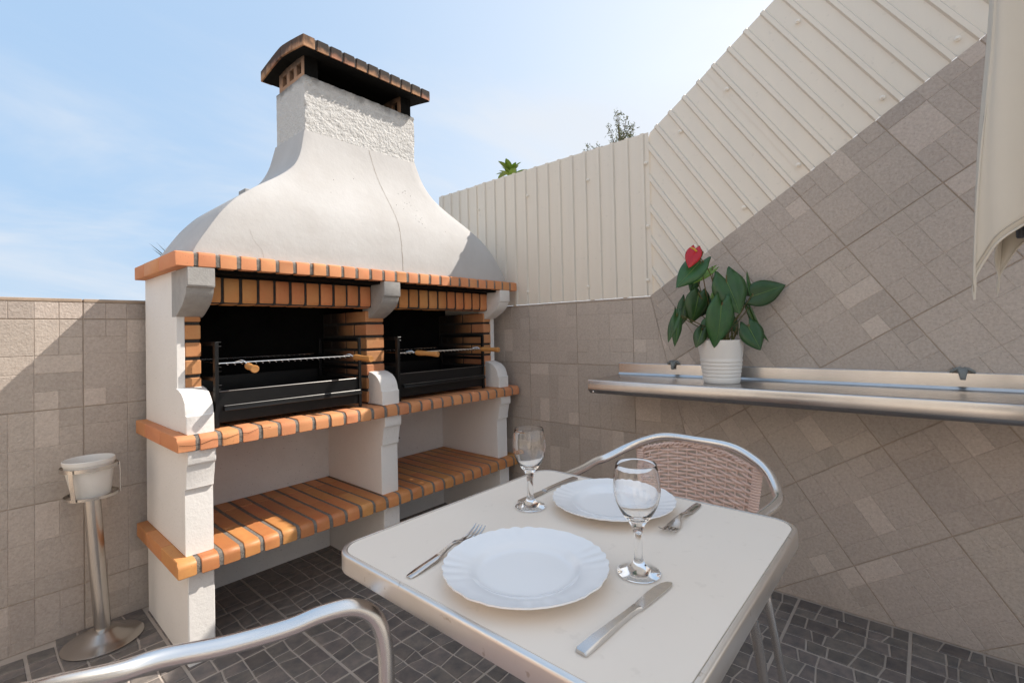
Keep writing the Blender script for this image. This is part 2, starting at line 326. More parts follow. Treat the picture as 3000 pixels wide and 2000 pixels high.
# ------------------------------------------------------------------ ground and cobbled floor
b = MB(); b.quadbox(-120, 120, -120, 120, -0.6, -0.05)
g = obj('ground', b, 'ground', smooth=None); g['kind'] = 'structure'
b = MB(); b.quadbox(-3.0, 2.21, -2.6, 2.45, -0.04, -0.0025)
floor = obj('patio_floor', b, 'floor_grout', smooth=None); floor['kind'] = 'structure'
TS = 0.342
stones = []
rs = random.Random(3)
def hides(px, py):
    """is a floor point behind the table top or the barbecue, seen from the camera"""
    t = (0.70 - 1.09) / (0.0 - 1.09); x, y = px * t, py * t
    return (0.42 < x < 1.03 and 0.19 < y < 0.80) or (py > 1.95 and px > 0.5)
for ix in range(-4, 7):
    for iy in range(-3, 8):
        x0 = -0.200 + ix * TS + 0.0022; y0 = 0.074 + (iy - 1) * TS + 0.0022
        x1, y1 = x0 + TS - 0.0044, y0 + TS - 0.0044
        if x0 > 2.2 or y0 > 2.44: continue
        n = 5
        def wavy(i, base):
            if i in (0, n): return [base] * 6
            a = rs.uniform(-0.008, 0.008); return [base + a + rs.uniform(-0.0055, 0.0055) for _ in range(6)]
        lines = [wavy(i, x0 + (x1 - x0) * i / n) for i in range(n + 1)]        # long lines along Y, x at six y stations
        prev = [0] * (n + 1)
        def lx(i, y):
            t = max(0, min(4.999, (y - y0) / (y1 - y0) * 5)); k = int(t); return lines[i][k] + (lines[i][k + 1] - lines[i][k]) * (t - k)
        off = [rs.uniform(-0.012, 0.012) for _ in range(n + 1)]
        for r_ in range(n):
            nxt = [o + rs.uniform(-0.017, 0.017) for o in off]
            nxt = [max(-0.020, min(0.020, o)) for o in nxt]
            for k in range(n):
                ya = lambda kk, o: y0 + (y1 - y0) * kk / n + (o if 0 < kk < n else 0)
                pts = []
                A = (ya(k, off[k]), ya(k + 1, off[k + 1])); B = (ya(k, nxt[k]), ya(k + 1, nxt[k + 1]))
                for t in (0, 0.5, 1): y = A[0] + (A[1] - A[0]) * t; pts.append((lx(r_, y), y))
                for t in (1, 0.5, 0): y = B[0] + (B[1] - B[0]) * t; pts.append((lx(r_ + 1, y), y))
                stones.append(pts)
            off = [max(-0.022, min(0.022, o + rs.choice((0, 0, 0.010, -0.010, 0.02, -0.02)))) for o in nxt]
def stone_mesh(mb, pts, cx, cy):
    q = [(x - cx, y - cy) for x, y in pts]
    def inset(d): 
        out = []
        for x, y in q:
            l = math.hypot(x, y); out.append((x * (1 - d / max(abs(x), 0.02) * 0.9) if abs(x) > 0.01 else x, y * (1 - d / max(abs(y), 0.02) * 0.9) if abs(y) > 0.01 else y))
        return out
    h = 0.0005 + rs.uniform(-0.0006, 0.0006)
    a, b_, c = inset(0.0026), inset(0.0034), inset(0.0056)
    mb.loft([[(x, y, -0.006) for x, y in a], [(x, y, h - 0.0016) for x, y in b_], [(x, y, h) for x, y in c]], cap=False)
    mb.add([(x, y, h) for x, y in c], [tuple(range(6))])
scored = []
for p in stones:
    cx = sum(q[0] for q in p) / 6; cy = sum(q[1] for q in p) / 6
    if cx > 2.19 or cy > 2.43: continue
    d = Vector((cx, cy, 0)) - EYE; f = d.dot(cf); sx = d.dot(cr) / f if f > 0.05 else 9; sy = d.dot(cd) / f if f > 0.05 else 9
    vis = f > 0.05 and abs(sx) < 1.09 and sy < 0.755 and not hides(cx, cy)
    scored.append((0 if vis else 1, f if f > 0 else 50, p, cx, cy))
scored.sort(key=lambda s: (s[0], s[1]))
rest = MB()
for i, (hid, f, p, cx, cy) in enumerate(scored):
    if i < 300 and not hid:
        b = MB(); stone_mesh(b, p, cx, cy); obj('cobble', b, 'cobble', floor, smooth=25, loc=(cx, cy, 0))
    else:
        b = MB(); stone_mesh(b, p, cx, cy); rest.add([(x + cx, y + cy, z) for x, y, z in b.v], b.f)
obj('cobbles', rest, 'cobble', floor, smooth=25, kind='stuff')

# ------------------------------------------------------------------ tiled walls
TL = 1 / 3.0
BLK = [(0, 0, 2, 1), (0, 1, 2, 2), (0, 3, 1, 1), (1, 3, 1, 2), (0, 4, 1, 1), (2, 0, 1, 1), (2, 1, 1, 2), (2, 3, 1, 2), (3, 0, 1, 1), (4, 0, 1, 1), (3, 1, 2, 2), (3, 3, 2, 1), (3, 4, 1, 1), (4, 4, 1, 1)]
def tile_mb(rng, var):
    """one moulded tile in (u, v, n): 0..TL, raised stones on a plate; n = outwards"""
    mb = MB(); j = 0.0016; e = TL - j
    mb.add([(j, j, 0.004), (e, j, 0.004), (e, e, 0.004), (j, e, 0.004), (j, j, -0.004), (e, j, -0.004), (e, e, -0.004), (j, e, -0.004)],
           [(0, 1, 2, 3), (4, 5, 1, 0), (5, 6, 2, 1), (6, 7, 3, 2), (7, 4, 0, 3)], 0.97)
    un = (TL - 2 * j) / 5
    for (c, r, w, h) in BLK:
        if var & 1: c = 5 - c - w
        if var & 2: r = 5 - r - h
        if var & 4: c, r, w, h = r, c, h, w
        u0, u1 = j + c * un, j + (c + w) * un; v0, v1 = TL - j - (r + h) * un, TL - j - r * un
        a = 0.0007; d = 0.0015; zt = 0.0052 + rng.uniform(-0.0004, 0.0006)
        u0 += (0.0002 if c == 0 else a); u1 -= (0.0002 if c + w == 5 else a); v0 += (0.0002 if r + h == 5 else a); v1 -= (0.0002 if r == 0 else a)
        mb.add([(u0, v0, 0.0038), (u1, v0, 0.0038), (u1, v1, 0.0038), (u0, v1, 0.0038), (u0 + d, v0 + d, zt), (u1 - d, v0 + d, zt), (u1 - d, v1 - d, zt), (u0 + d, v1 - d, zt)],
               [(4, 5, 6, 7), (0, 1, 5, 4), (1, 2, 6, 5), (2, 3, 7, 6), (3, 0, 4, 7)], rng.choice((0.92, 0.96, 0.99, 1.0, 1.0, 1.0, 1.04, 1.18)))
    return mb
def bisect(mb, planes):
    bm = bmesh.new(); cl = bm.loops.layers.float_color.new('tint')
    vs = [bm.verts.new(v) for v in mb.v]
    for f, t in zip(mb.f, mb.t):
        fc = bm.faces.new([vs[i] for i in f])
        for l_ in fc.loops: l_[cl] = (t, t, t, 1)
    for co, no in planes:
        bmesh.ops.bisect_plane(bm, geom=bm.verts[:] + bm.edges[:] + bm.faces[:], plane_co=co, plane_no=no, clear_outer=True, dist=1e-6)
    if not bm.faces: bm.free(); return None
    me = D.meshes.new('tile'); bm.to_mesh(me); bm.free(); return me
TVAR = []
rt = random.Random(11)
def place_tiles(parent, to_world, cells, planes, axes):
    """to_world: (u,v,n)->world; cells: list of (u0,v0); planes: world clip planes; axes: 3x3 Matrix columns u,v,n"""
    cache = {}
    for (u0, v0) in cells:
        var = rt.choice((0, 0, 0, 3, 3, 5, 2))
        key = (var, rt.randrange(2))
        o3 = to_world(u0, v0, 0)
        corners = [to_world(u0 + a, v0 + c_, 0.003) for a in (0, TL) for c_ in (0, TL)]
        cut = False; out = False
        for co, no in planes:
            ds = [(p - Vector(co)).dot(Vector(no)) for p in corners]
            if min(ds) > -0.004: out = True
            elif max(ds) > 0.0003: cut = True
        if out: continue
        if not cut:
            if key not in cache:
                mb = tile_mb(random.Random(hash(key) & 255), var); w = MB()
                w.v = [tuple(axes @ Vector(v)) for v in mb.v]; w.f = mb.f; w.t = mb.t
                cache[key] = w.mesh('tile', None, True)
            obj('tile', cache[key], 'tile', parent, loc=o3)
        else:
            mb = tile_mb(rt, var); mb.v = [tuple(to_world(u0 + v[0], v0 + v[1], v[2]) - o3) for v in mb.v]
            me = bisect(mb, [(Vector(co) - o3, Vector(no)) for co, no in planes])
            if me: obj('tile', me, 'tile', parent, loc=o3)

WY = 2.449                      # face of the wall behind the barbecue
back = thing('tiled_wall', 'low beige stone tiled wall behind the standing ashtray, partly in sun', 'wall', (-0.4, WY + 0.07, 0))
b = MB(); b.quadbox(-2.8, 2.35, WY - 0.0060, WY + 0.13, -0.03, 1.238); obj('wall_core', b, 'grout', back, smooth=None)
b = MB()
for x0, x1 in ((-2.8, -0.03), (-0.027, 0.303), (0.307, 0.64), (0.643, 2.35)): b.cbox(x0, x1, WY - 0.010, WY + 0.14, 1.2385, 1.2515, 0.002)
obj('coping', b, 'coping', back)
axes = Matrix(((1, 0, 0), (0, 0, -1), (0, 1, 0)))
tw = lambda u, v, n: Vector((u, WY - 0.004 - n, v))
cells = [(0.305 + TL * i, 0.1735 + TL * j) for i in range(-5, 1) for j in range(-1, 4)]
place_tiles(back, tw, cells, [((0, 0, 1.237), (0, 0, 1)), ((0, 0, 0.001), (0, 0, -1)), ((0.53, 0, 0), (1, 0, 0))], axes)

AX = 2.2075                      # face of the wall on the right
side = thing('tiled_wall', 'tall stone tiled wall whose top and tiles slope like a stair', 'wall', (AX + 0.07, 0.5, 0))
SL = 0.655; TH = math.atan(SL); KY, KZ = 1.016, 1.252           # kink where the top starts to climb towards the camera
topz = lambda y: KZ + max(0.0, (KY - y)) * SL
b = MB(); ys = [(2.45, 1.247), (KY, 1.247), (-1.3, topz(-1.3) - 0.005), (-1.3, -0.03), (2.45, -0.03)]
b.loft([[(AX - 0.0020, y, z) for y, z in ys], [(AX + 0.14, y, z) for y, z in ys]]); obj('wall_core', b, 'grout', side, smooth=None)
tw = lambda u, v, n: Vector((AX - n, 2.45 - u, v))
axes = Matrix(((0, 0, -1), (-1, 0, 0), (0, 1, 0)))
mit_n = Vector((0, -1, 0.235)).normalized(); mit_p = Vector((AX, KY - 0.001, KZ))
cells = [((2.45 - 1.1105) + TL * i, 0.237 + TL * j) for i in range(-5, 4) for j in range(-1, 4)]
place_tiles(side, tw, cells, [((0, 0, 1.2465), (0, 0, 1)), ((0, 0, 0.001), (0, 0, -1)), ((0, 2.446, 0), (0, 1, 0)), (mit_p + mit_n * -0.0015, mit_n)], axes)
ct, st = math.cos(TH), math.sin(TH); O2 = Vector((AX, 0.224, 1.382))
tw2 = lambda u, v, n: O2 + Vector((-n, -u * ct - v * st * 1.0 + 0, 0)) + Vector((0, v * st * 2 - v * st, 0)) * 0 + Vector((0, 0, u * st + v * ct)) + Vector((0, 0, 0))
tw2 = lambda u, v, n: O2 + Vector((-n, -u * ct + v * st, u * st + v * ct))
axes2 = Matrix(((0, 0, -1), (-ct, st, 0), (st, ct, 0)))
cells = [(TL * i, TL * j) for i in range(-6, 11) for j in range(-11, 5)]
cells = [c for c in cells if -1.3 < (O2.y - (c[0] + TL / 2) * ct + (c[1] + TL / 2) * st) < 1.4]
place_tiles(side, tw2, cells, [((0, KY, KZ - 0.004), (0, st, ct)), ((0, 0, 0.001), (0, 0, -1)), (mit_p - mit_n * -0.0015, -mit_n), ((0, -1.285, 0), (0, -1, 0))], axes2)

# ------------------------------------------------------------------ corrugated cream fence on the right wall
fence = thing('metal_fence', 'cream corrugated metal sheet fence standing on the tiled wall', 'fence', (2.225, 0.6, 1.25))
PER = 0.0835; FX = 2.2145
def prof(s):
    """sheet depth along the run: broad pans, narrow raised ribs"""
    t = (s / PER) % 1.0
    pts = ((0, 0), (0.66, 0.0), (0.72, -0.010), (0.90, -0.010), (0.96, 0), (1.0, 0))
    for (a, da), (c_, dc) in zip(pts, pts[1:]):
        if t <= c_: return da + (dc - da) * (t - a) / (c_ - a)
    return 0
STA = (0, 0.30, 0.66, 0.72, 0.90, 0.96)
def stations(s0, s1):
    out = [s0]; k = math.floor(s0 / PER)
    while k * PER < s1:
        for t in STA:
            s_ = (k + t) * PER
            if s0 + 1e-4 < s_ < s1 - 1e-4: out.append(s_)
        k += 1
    return out + [s1]
TOPZ = 2.050; TSL = 0.70
ftop = lambda y: TOPZ + max(0.0, (0.998 - y)) * TSL
def sheet(run, dx, name='sheet'):
    th = 0.0009; loops = []
    for y, zb, zt, d in run: loops.append([(FX + dx + d, y[0], zb), (FX + dx + d, y[1], zt), (FX + dx + d + th, y[1], zt), (FX + dx + d + th, y[0], zb)])
    b = MB(); b.loft(loops)
    for a in range(len(run) - 1):                     # rib flanks tinted darker, shading of the ribs painted into the colour
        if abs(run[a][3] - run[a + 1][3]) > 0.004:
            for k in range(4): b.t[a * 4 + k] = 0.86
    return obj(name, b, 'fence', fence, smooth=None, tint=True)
def straight(y0, y1, dx):
    run = []
    for s in stations(2.608 - y0, 2.608 - y1):
        y = 2.608 - s; run.append(((y, y), 1.249, TOPZ, prof(s)))
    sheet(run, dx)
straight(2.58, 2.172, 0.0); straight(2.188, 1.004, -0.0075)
# sloping sheets: ribs run square to the slope
e1 = Vector((-ct, st)); e2 = Vector((st, ct)); F0 = Vector((KY - 0.012, KZ - 0.006))
def hitline(P, d, q0, slope):
    # P + t*d on z = q0z + (q0y - y)*slope
    t = (q0[1] + (q0[0] - P[0]) * slope - P[1]) / (d[1] + d[0] * slope); return P[0] + t * d[0], P[1] + t * d[1]
def slanted(s0, s1, dx):
    run = []; ylim = 1.010
    for s in stations(s0, s1):
        P = F0 + e1 * s
        yb, zb = hitline(P, e2, (KY, KZ - 0.002), SL); yt, zt = hitline(P, e2, (0.998, TOPZ), TSL)
        if yb > ylim: continue
        if yt > ylim: t = (ylim - yb) / (yt - yb); yt, zt = ylim, zb + (zt - zb) * t
        run.append(((yb, yt), zb, zt, prof(s)))
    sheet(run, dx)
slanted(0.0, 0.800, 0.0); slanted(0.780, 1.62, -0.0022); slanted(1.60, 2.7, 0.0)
# first triangle beside the overlap: ribs starting on the vertical edge
run = []
for s in stations(-0.44, 0.0):
    P = F0 + e1 * s; t0 = (1.010 - P[0]) / e2[0]
    ya, za = 1.010, P[1] + t0 * e2[1]
    if za < KZ: continue
    yt, zt = hitline(P, e2, (0.998, TOPZ), TSL)
    run.append(((min(ya, 1.010), min(ya, 1.010)), za, za, prof(s)))
# screws
sm = MB(); sm.lathe([(0.0, -0.002), (0.0085, -0.002), (0.0088, 0.001), (0.0078, 0.0022), (0.0048, 0.0026), (0.0046, 0.0062), (0.0036, 0.0074), (0.0001, 0.0078)], 12)
sm.v = [(-z, x, y) for x, y, z in sm.v]; screw = sm.mesh('screw', 40)
for y, z in [(2.178, 1.886), (1.766, 1.891), (1.350, 1.891), (1.019, 1.90), (1.017, 1.589), (1.025, 1.326), (1.780, 1.323), (1.364, 1.321),
             (0.358, 2.308), (0.635, 2.132), (0.847, 2.006), (-0.105, 2.043), (0.10, 1.912), (0.373, 1.733), (0.58, 1.60), (0.792, 1.462)]:
    obj('screw', screw, 'screw', fence, loc=(FX - (0.0170 if y < 2.1 and y > 1.0 else 0.0112), y, z))

# ------------------------------------------------------------------ barbecue
BX0, BP, BW = 0.457, 0.0667, 0.0517          # first brick edge, brick pitch, brick width
NB = 26; BX1 = BX0 + BP * (NB - 1) + BW; BYF = 1.845; BYB = 2.405
bbq = thing('brick_barbecue', 'white double barbecue with brick shelves, flared hood and chimney', 'barbecue', (1.31, 2.12, 0))
def nose(y0, y1, z0, z1, r, k=5):
    """brick outline in (y,z) with a rounded upper front edge"""
    p = [(y0, z0 + 0.002), (y0 + 0.002, z0), (y1, z0), (y1, z1)]
    for i in range(k + 1):
        a = math.pi / 2 + (math.pi / 2) * i / k; p.append((y0 + r + r * math.cos(a), z1 - r + r * math.sin(a)))
    return p
def brick_mesh(y0, y1, zt, r, w=BW, wob=0.0, rng=random):
    b = MB(); pr = nose(0, y1 - y0, 0, zt, r) if r > 0 else [(0.002, 0), (y1 - y0 - 0.002, 0), (y1 - y0, 0.002), (y1 - y0, zt - 0.003), (y1 - y0 - 0.0015, zt), (0.0015, zt), (0, zt - 0.003), (0, 0.002)]
    b.prism_x(pr, 0, w, 0.0022)
    b.v = [(x + rng.uniform(-wob, wob), y + rng.uniform(-wob, wob), z + rng.uniform(-wob, wob)) for x, y, z in b.v]
    return b.mesh('brick', 35)
def slab(name, z0, z1, r, mat, full):
    b = MB(); b.cbox(BX0 + 0.004, BX1 - 0.004, BYF + 0.005, BYB, z0 + 0.003, z1 - (0.004 if full else 0.003), 0.002)
    # rounded mortar nose under the bullnose of the bricks
    part = obj(name, MB(), 'mortar', bbq) if False else None
    mb = MB(); mb.prism_x(nose(BYF + 0.0035, BYB, z0 + 0.003, z1 - 0.0028, r), BX0 + 0.004, BX1 - 0.004, 0.002)
    part = obj(name, mb, 'mortar', bbq)
    cuts = [BYF, 2.052, 2.262, BYB - 0.001]
    rg = random.Random(int(z0 * 1000)); front = [brick_mesh(cuts[0], cuts[1] - 0.004, z1 - z0, r, rng=rg, wob=0.0009) for _ in range(7)]
    mids = [brick_mesh(cuts[1], cuts[2] - 0.004, z1 - z0, 0, rng=rg, wob=0.0003), brick_mesh(cuts[2], cuts[3], z1 - z0, 0, rng=rg, wob=0.0003)]
    for i in range(NB):
        x = BX0 + BP * i; dz = rg.uniform(-0.0008, 0.0012); dy = rg.uniform(-0.0015, 0.0015)
        obj('brick', rg.choice(front), mat, part, loc=(x + rg.uniform(-0.0006, 0.0006), cuts[0] + dy, z0 + dz))
        if full or i in (0, NB - 1):
            for k in (0, 1): obj('brick', mids[k], mat, part, loc=(x, cuts[k + 1], z0 + dz + rg.uniform(-0.0006, 0.0006)))
    return part
Z_LOW, Z_MID, Z_COR = (0.309, 0.360), (0.717, 0.768), (1.331, 1.381)
slab('lower_shelf', *Z_LOW, 0.022, 'brick_glaze', True)
slab('grill_shelf', *Z_MID, 0.022, 'brick', True)
slab('cornice', *Z_COR, 0.010, 'brick', False)
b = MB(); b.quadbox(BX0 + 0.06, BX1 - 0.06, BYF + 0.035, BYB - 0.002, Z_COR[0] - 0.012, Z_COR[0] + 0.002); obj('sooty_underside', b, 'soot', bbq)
PX = ((0.490, 0.573), (1.2525, 1.340), (2.030, 2.112))
up_br = [(1.846, 1.330), (1.846, 1.270), (1.850, 1.264), (1.857, 1.262), (1.861, 1.249), (1.868, 1.236), (1.884, 1.218), (1.905, 1.202), (1.930, 1.188), (1.962, 1.173), (1.985, 1.165), (2.03, 1.166), (2.03, 1.330)]
flare = [(1.871, 0.7685), (1.871, 0.829), (1.878, 0.833), (1.882, 0.853), (1.890, 0.872), (1.903, 0.888), (1.925, 0.903), (1.955, 0.914), (1.985, 0.919), (2.03, 0.919), (2.03, 0.7685)]
low_p = [(1.858, 0.7165), (1.858, 0.676), (1.861, 0.670), (1.869, 0.667), (1.873, 0.645), (1.880, 0.610), (1.882, 0.586), (1.892, 0.582), (1.892, 0.3605), (2.40, 0.3605), (2.40, 0.7165)]
base_p = [(1.880, 0.3085), (1.880, 0.0), (2.40, 0.0), (2.40, 0.3085)]
def wobble(mb, a, rng):
    mb.v = [(x + rng.uniform(-a, a), y + rng.uniform(-a, a), z) for x, y, z in mb.v]; return mb
rp = random.Random(5)
for i, (xa, xb) in enumerate(PX):
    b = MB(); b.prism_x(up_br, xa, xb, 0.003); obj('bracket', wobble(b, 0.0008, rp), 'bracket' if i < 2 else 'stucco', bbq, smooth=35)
    b = MB(); b.prism_x(flare, xa - (0.004 if i == 1 else 0), xb, 0.003); obj('flared_foot', wobble(b, 0.0008, rp), 'stucco', bbq, smooth=35)
    b = MB(); b.prism_x(low_p, xa, xb, 0.003); obj('pillar', wobble(b, 0.0006, rp), 'stucco', bbq, smooth=35)
    b = MB(); b.prism_x(base_p, xa + 0.002, xb - 0.001, 0.003); obj('pillar', wobble(b, 0.0006, rp), 'stucco', bbq, smooth=35)
# outer cheeks of the fire box: thin plastered walls
for xa, xb in ((0.4905, 0.5165), (2.082, 2.1115)):
    b = MB(); pr = [(1.978, 0.766), (1.978, 1.332), (2.40, 1.332), (2.40, 0.766)]; b.prism_x(pr, xa, xb, 0.002)
    obj('cheek_wall', b, 'stucco', bbq)
# brick lining of the fire boxes
def lining(xa, xb, name):
    mb = MB(); mb.quadbox(xa + 0.003, xb - 0.003, 1.984, 2.388, 0.7685, 1.20); part = obj(name, mb, 'mortar_dark', bbq, smooth=None)
    h, gap = 0.0505, 0.012; mesh = {}
    for c in range(7):
        z = 0.768 + gap * 0.6 + (h + gap) * c
        cuts = [1.978, 2.09, 2.24, 2.385] if c % 2 else [1.978, 2.165, 2.30, 2.385]
        for y0, y1 in zip(cuts, cuts[1:]):
            k = (round(y1 - y0, 3), round(xb - xa, 3))
            if k not in mesh:
                m = MB(); m.cbox(0, xb - xa, 0, y1 - y0 - 0.009, 0, h, 0.003); mesh[k] = m.mesh('brick', 35)
            obj('brick', mesh[k], 'brick_fire', part, loc=(xa + rp.uniform(-.0006, .0006), y0 + rp.uniform(-.001, .001), z))
lining(0.5170, 0.566, 'fire_lining'); lining(1.2385, 1.3345, 'fire_lining'); lining(2.022, 2.0815, 'fire_lining')
# lintel: a row of bricks on end over each opening
for xa, xb in ((0.566, 1.2525), (1.3405, 2.031)):
    mb = MB(); mb.quadbox(xa, xb, 1.956, 2.02, 1.216, 1.316); part = obj('lintel', mb, 'mortar_dark', bbq, smooth=None)
    pr = []
    for i in range(5): a = math.pi + math.pi / 2 * i / 4; pr.append((0.022 + 0.022 * math.cos(a), 0.022 + 0.022 * math.sin(a)))
    pr += [(0.066, 0), (0.066, 0.098), (0.002, 0.098), (0, 0.095)]
    m = MB(); m.prism_x(pr, 0, 0.0505, 0.0028); lm = m.mesh('brick', 35)
    n = 11; pit = (xb - xa) / n
    for i in range(n):
        obj('brick', lm, 'brick_lintel', part, loc=(xa + pit * i + 0.006 + rp.uniform(-.0008, .0008), 1.950 + rp.uniform(-.001, .001), 1.2135 + rp.uniform(-.0015, .001)))
b = MB(); b.quadbox(0.5665, 2.03, 1.952, 2.0, 1.3125, 1.3300); obj('lintel_joint', b, 'soot', bbq, smooth=None)
# back panels
b = MB(); b.quadbox(0.492, 2.11, 2.386, 2.40, 0.769, 1.330); obj('fire_back', b, 'soot', bbq, smooth=None)
for xa, xb in ((0.5735, 1.252), (1.3405, 2.0295)):
    b = MB(); b.quadbox(xa, xb, 2.372, 2.398, 0.361, 0.7165); b.quadbox(xa, xb, 2.372, 2.398, 0.001, 0.308); obj('back_panel', b, 'stucco_back', bbq, smooth=None)
# chipped hole in the right back panel
b = MB(); k = 13; c0 = (1.655, 0.478)
lp = [(c0[0] + math.cos(2 * math.pi * i / k) * 0.045 * rp.uniform(0.5, 1), 2.3695, c0[1] + math.sin(2 * math.pi * i / k) * 0.032 * rp.uniform(0.5, 1)) for i in range(k)]
b.add(lp, [tuple(range(k))]); obj('broken_plaster', b, material('chip', (0.16, 0.10, 0.07), 0.95, var=0.9, vscale=60), bbq, smooth=None)

# hood
LZ = [(1.381, .512), (1.410, .524), (1.443, .544), (1.493, .575), (1.547, .611), (1.609, .665), (1.675, .748), (1.738, .838), (1.782, .895), (1.827, .938), (1.870, .962), (1.907, .978), (1.965, .994), (2.012, 1.006)]
FZ = [(1.381, 1.872), (1.45, 1.877), (1.50, 1.885), (1.556, 1.897), (1.62, 1.918), (1.69, 1.952), (1.75, 1.985), (1.80, 2.010), (1.85, 2.032), (1.90, 2.050), (1.95, 2.064), (2.012, 2.076)]
def interp(T, z):
    if z <= T[0][0]: return T[0][1]
    for (a, va), (c_, vc) in zip(T, T[1:]):
        if z <= c_:
            t = (z - a) / (c_ - a); return va + (vc - va) * t
    return T[-1][1]
def smooth_i(T, z): return (interp(T, z - 0.02) + 2 * interp(T, z) + interp(T, z + 0.02)) / 4 if T[0][0] + .02 < z < T[-1][0] - .02 else interp(T, z)
HB = 2.378; HC = 1.312
def hood_x(z): xl = smooth_i(LZ, z); return xl, 2 * HC - xl
loops = []; NZ = 44; rr = 0.004
for i in range(NZ + 1):
    z = 1.379 + (2.012 - 1.379) * i / NZ; xl, xr = hood_x(z); yf = smooth_i(FZ, z)
    lp = [(xl, HB, z)]
    for k in range(1, 8): lp.append((xl, HB + (yf + rr - HB) * k / 7, z))
    lp.append((xl + rr * 0.3, yf + rr * 0.3, z))
    for k in range(0, 17): lp.append((xl + rr + (xr - xl - 2 * rr) * k / 16, yf, z))
    lp.append((xr - rr * 0.3, yf + rr * 0.3, z))
    for k in range(0, 7): lp.append((xr, yf + rr + (HB - yf - rr) * k / 7, z))
    lp.append((xr, HB, z)); loops.append(lp)
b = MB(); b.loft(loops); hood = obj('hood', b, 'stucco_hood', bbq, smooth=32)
# long settlement crack down the hood and a faint one on the left
def crack(pts, w):
    v = []; P = spline(pts, 10)
    for i, p in enumerate(P):
        x, z = p[0] + rp.uniform(-.0015, .0015), p[1]; y = smooth_i(FZ, z) - 0.0006; ww = w * rp.uniform(0.5, 1.2)
        v += [(x - ww, y, z), (x + ww, y, z)]
    b = MB(); b.add(v, [(2 * i, 2 * i + 1, 2 * i + 3, 2 * i + 2) for i in range(len(P) - 1)]); obj('crack', b, 'crack', hood, smooth=None)
crack([(1.333, 2.008, 0), (1.342, 1.94, 0), (1.352, 1.87, 0), (1.372, 1.76, 0), (1.386, 1.66, 0), (1.385, 1.56, 0), (1.378, 1.47, 0), (1.376, 1.388, 0)], 0.0017)
crack([(0.70, 1.49, 0), (0.712, 1.45, 0), (0.735, 1.42, 0), (0.745, 1.388, 0)], 0.0005)
b = MB()
for k in range(26):
    z = rp.uniform(1.62, 1.84); x = 1.47 + (1.84 - z) * 0.45 + rp.gauss(0, 0.035) if k < 20 else rp.uniform(0.75, 1.9); y = smooth_i(FZ, z) - 0.0007; w = rp.uniform(0.0009, 0.0018); h = rp.uniform(0.0018, 0.0042)
    b.add([(x - w, y, z), (x, y, z - h), (x + w, y, z), (x, y, z + h)], [(0, 1, 2, 3)])
obj('soot_speck', b, 'soot', hood, smooth=None)
v = []
for x, z in ((0.462, 0.742), (0.500, 0.737), (0.528, 0.738), (0.560, 0.747), (0.600, 0.742), (0.640, 0.752), (0.672, 0.749), (0.705, 0.759), (0.75, 0.757)):
    v += [(x, BYF - 0.0026, z - 0.0007), (x, BYF - 0.0026, z + 0.0007)]
b = MB(); b.add(v, [(2 * i, 2 * i + 1, 2 * i + 3, 2 * i + 2) for i in range(8)]); obj('crack', b, 'soot', bbq, smooth=None)
# chimney shaft in roughcast
CX0, CX1, CY0, CY1 = 1.012, 1.618, 2.082, 2.372
b = MB(); n = 40; loops = []
rc = random.Random(8)
def ring(z, a):
    lp = []
    for (p, q, k) in (((CX0, CY0), (CX1, CY0), 60), ((CX1, CY0), (CX1, CY1), 26), ((CX1, CY1), (CX0, CY1), 8), ((CX0, CY1), (CX0, CY0), 26)):
        for i in range(k):
            t = i / k; x, y = p[0] + (q[0] - p[0]) * t, p[1] + (q[1] - p[1]) * t
            am = a * (0.25 if q[0] == p[0] and p[0] == CX0 else 1) * (0.25 if abs(x - 1.345) < 0.03 else 1)
            nx, ny = (q[1] - p[1]), -(q[0] - p[0]); L = math.hypot(nx, ny); dd = rc.uniform(-am, am)
            lp.append((x + nx / L * dd, y + ny / L * dd, z + rc.uniform(-a, a) * 0.3))
    return lp
for i in range(29): loops.append(ring(2.009 + 0.257 * i / 28, 0.0 if i in (0,) else 0.0032))
b.loft(loops); obj('chimney_shaft', b, 'roughcast', bbq, smooth=80)
b = MB(); b.quadbox(CX0 + 0.05, CX1 - 0.05, CY0 + 0.03, CY1 - 0.02, 2.2661, 2.2672); obj('flue_opening', b, 'soot', bbq, smooth=None)
# cap held up by a hollow brick at each end
for xa, xb in ((1.020, 1.085), (1.545, 1.610)):
    b = MB(); y0, y1, z0, z1 = 2.10, 2.358, 2.2655, 2.372; ho = [(y0 + 0.030 + i * 0.074, y0 + 0.030 + i * 0.074 + 0.046) for i in range(3)]
    ysl = [y0] + [v for h in ho for v in h] + [y1]
    for i in range(0, len(ysl) - 1, 2): b.cbox(xa, xb, ysl[i], ysl[i + 1], z0, z1, 0.002)
    for (ha, hb_) in ho:
        b.quadbox(xa + 0.001, xb - 0.001, ha - 0.001, hb_ + 0.001, z0 + 0.0005, z0 + 0.028); b.quadbox(xa + 0.001, xb - 0.001, ha - 0.001, hb_ + 0.001, z1 - 0.028, z1 - 0.0005)
    obj('hollow_brick', b, 'hollow_brick', bbq)
    b = MB(); b.quadbox(xa + 0.001, xb - 0.001, y0 - 0.0025, y0 - 0.0004, z0 + 0.001, z1 - 0.001); b.quadbox(xa + 0.02, xa + 0.024, y0 + 0.006, y1 - 0.006, z0 + 0.003, z1 - 0.004); obj('brick_core', b, 'soot', bbq, smooth=None)
b = MB(); b.quadbox(1.086, 1.544, 2.33, 2.352, 2.2675, 2.372); obj('soot_baffle', b, 'soot', bbq, smooth=None)
def arch(y): t = abs((y - 2.222) / 0.226); return 2.383 - 0.035 * t ** 1.25
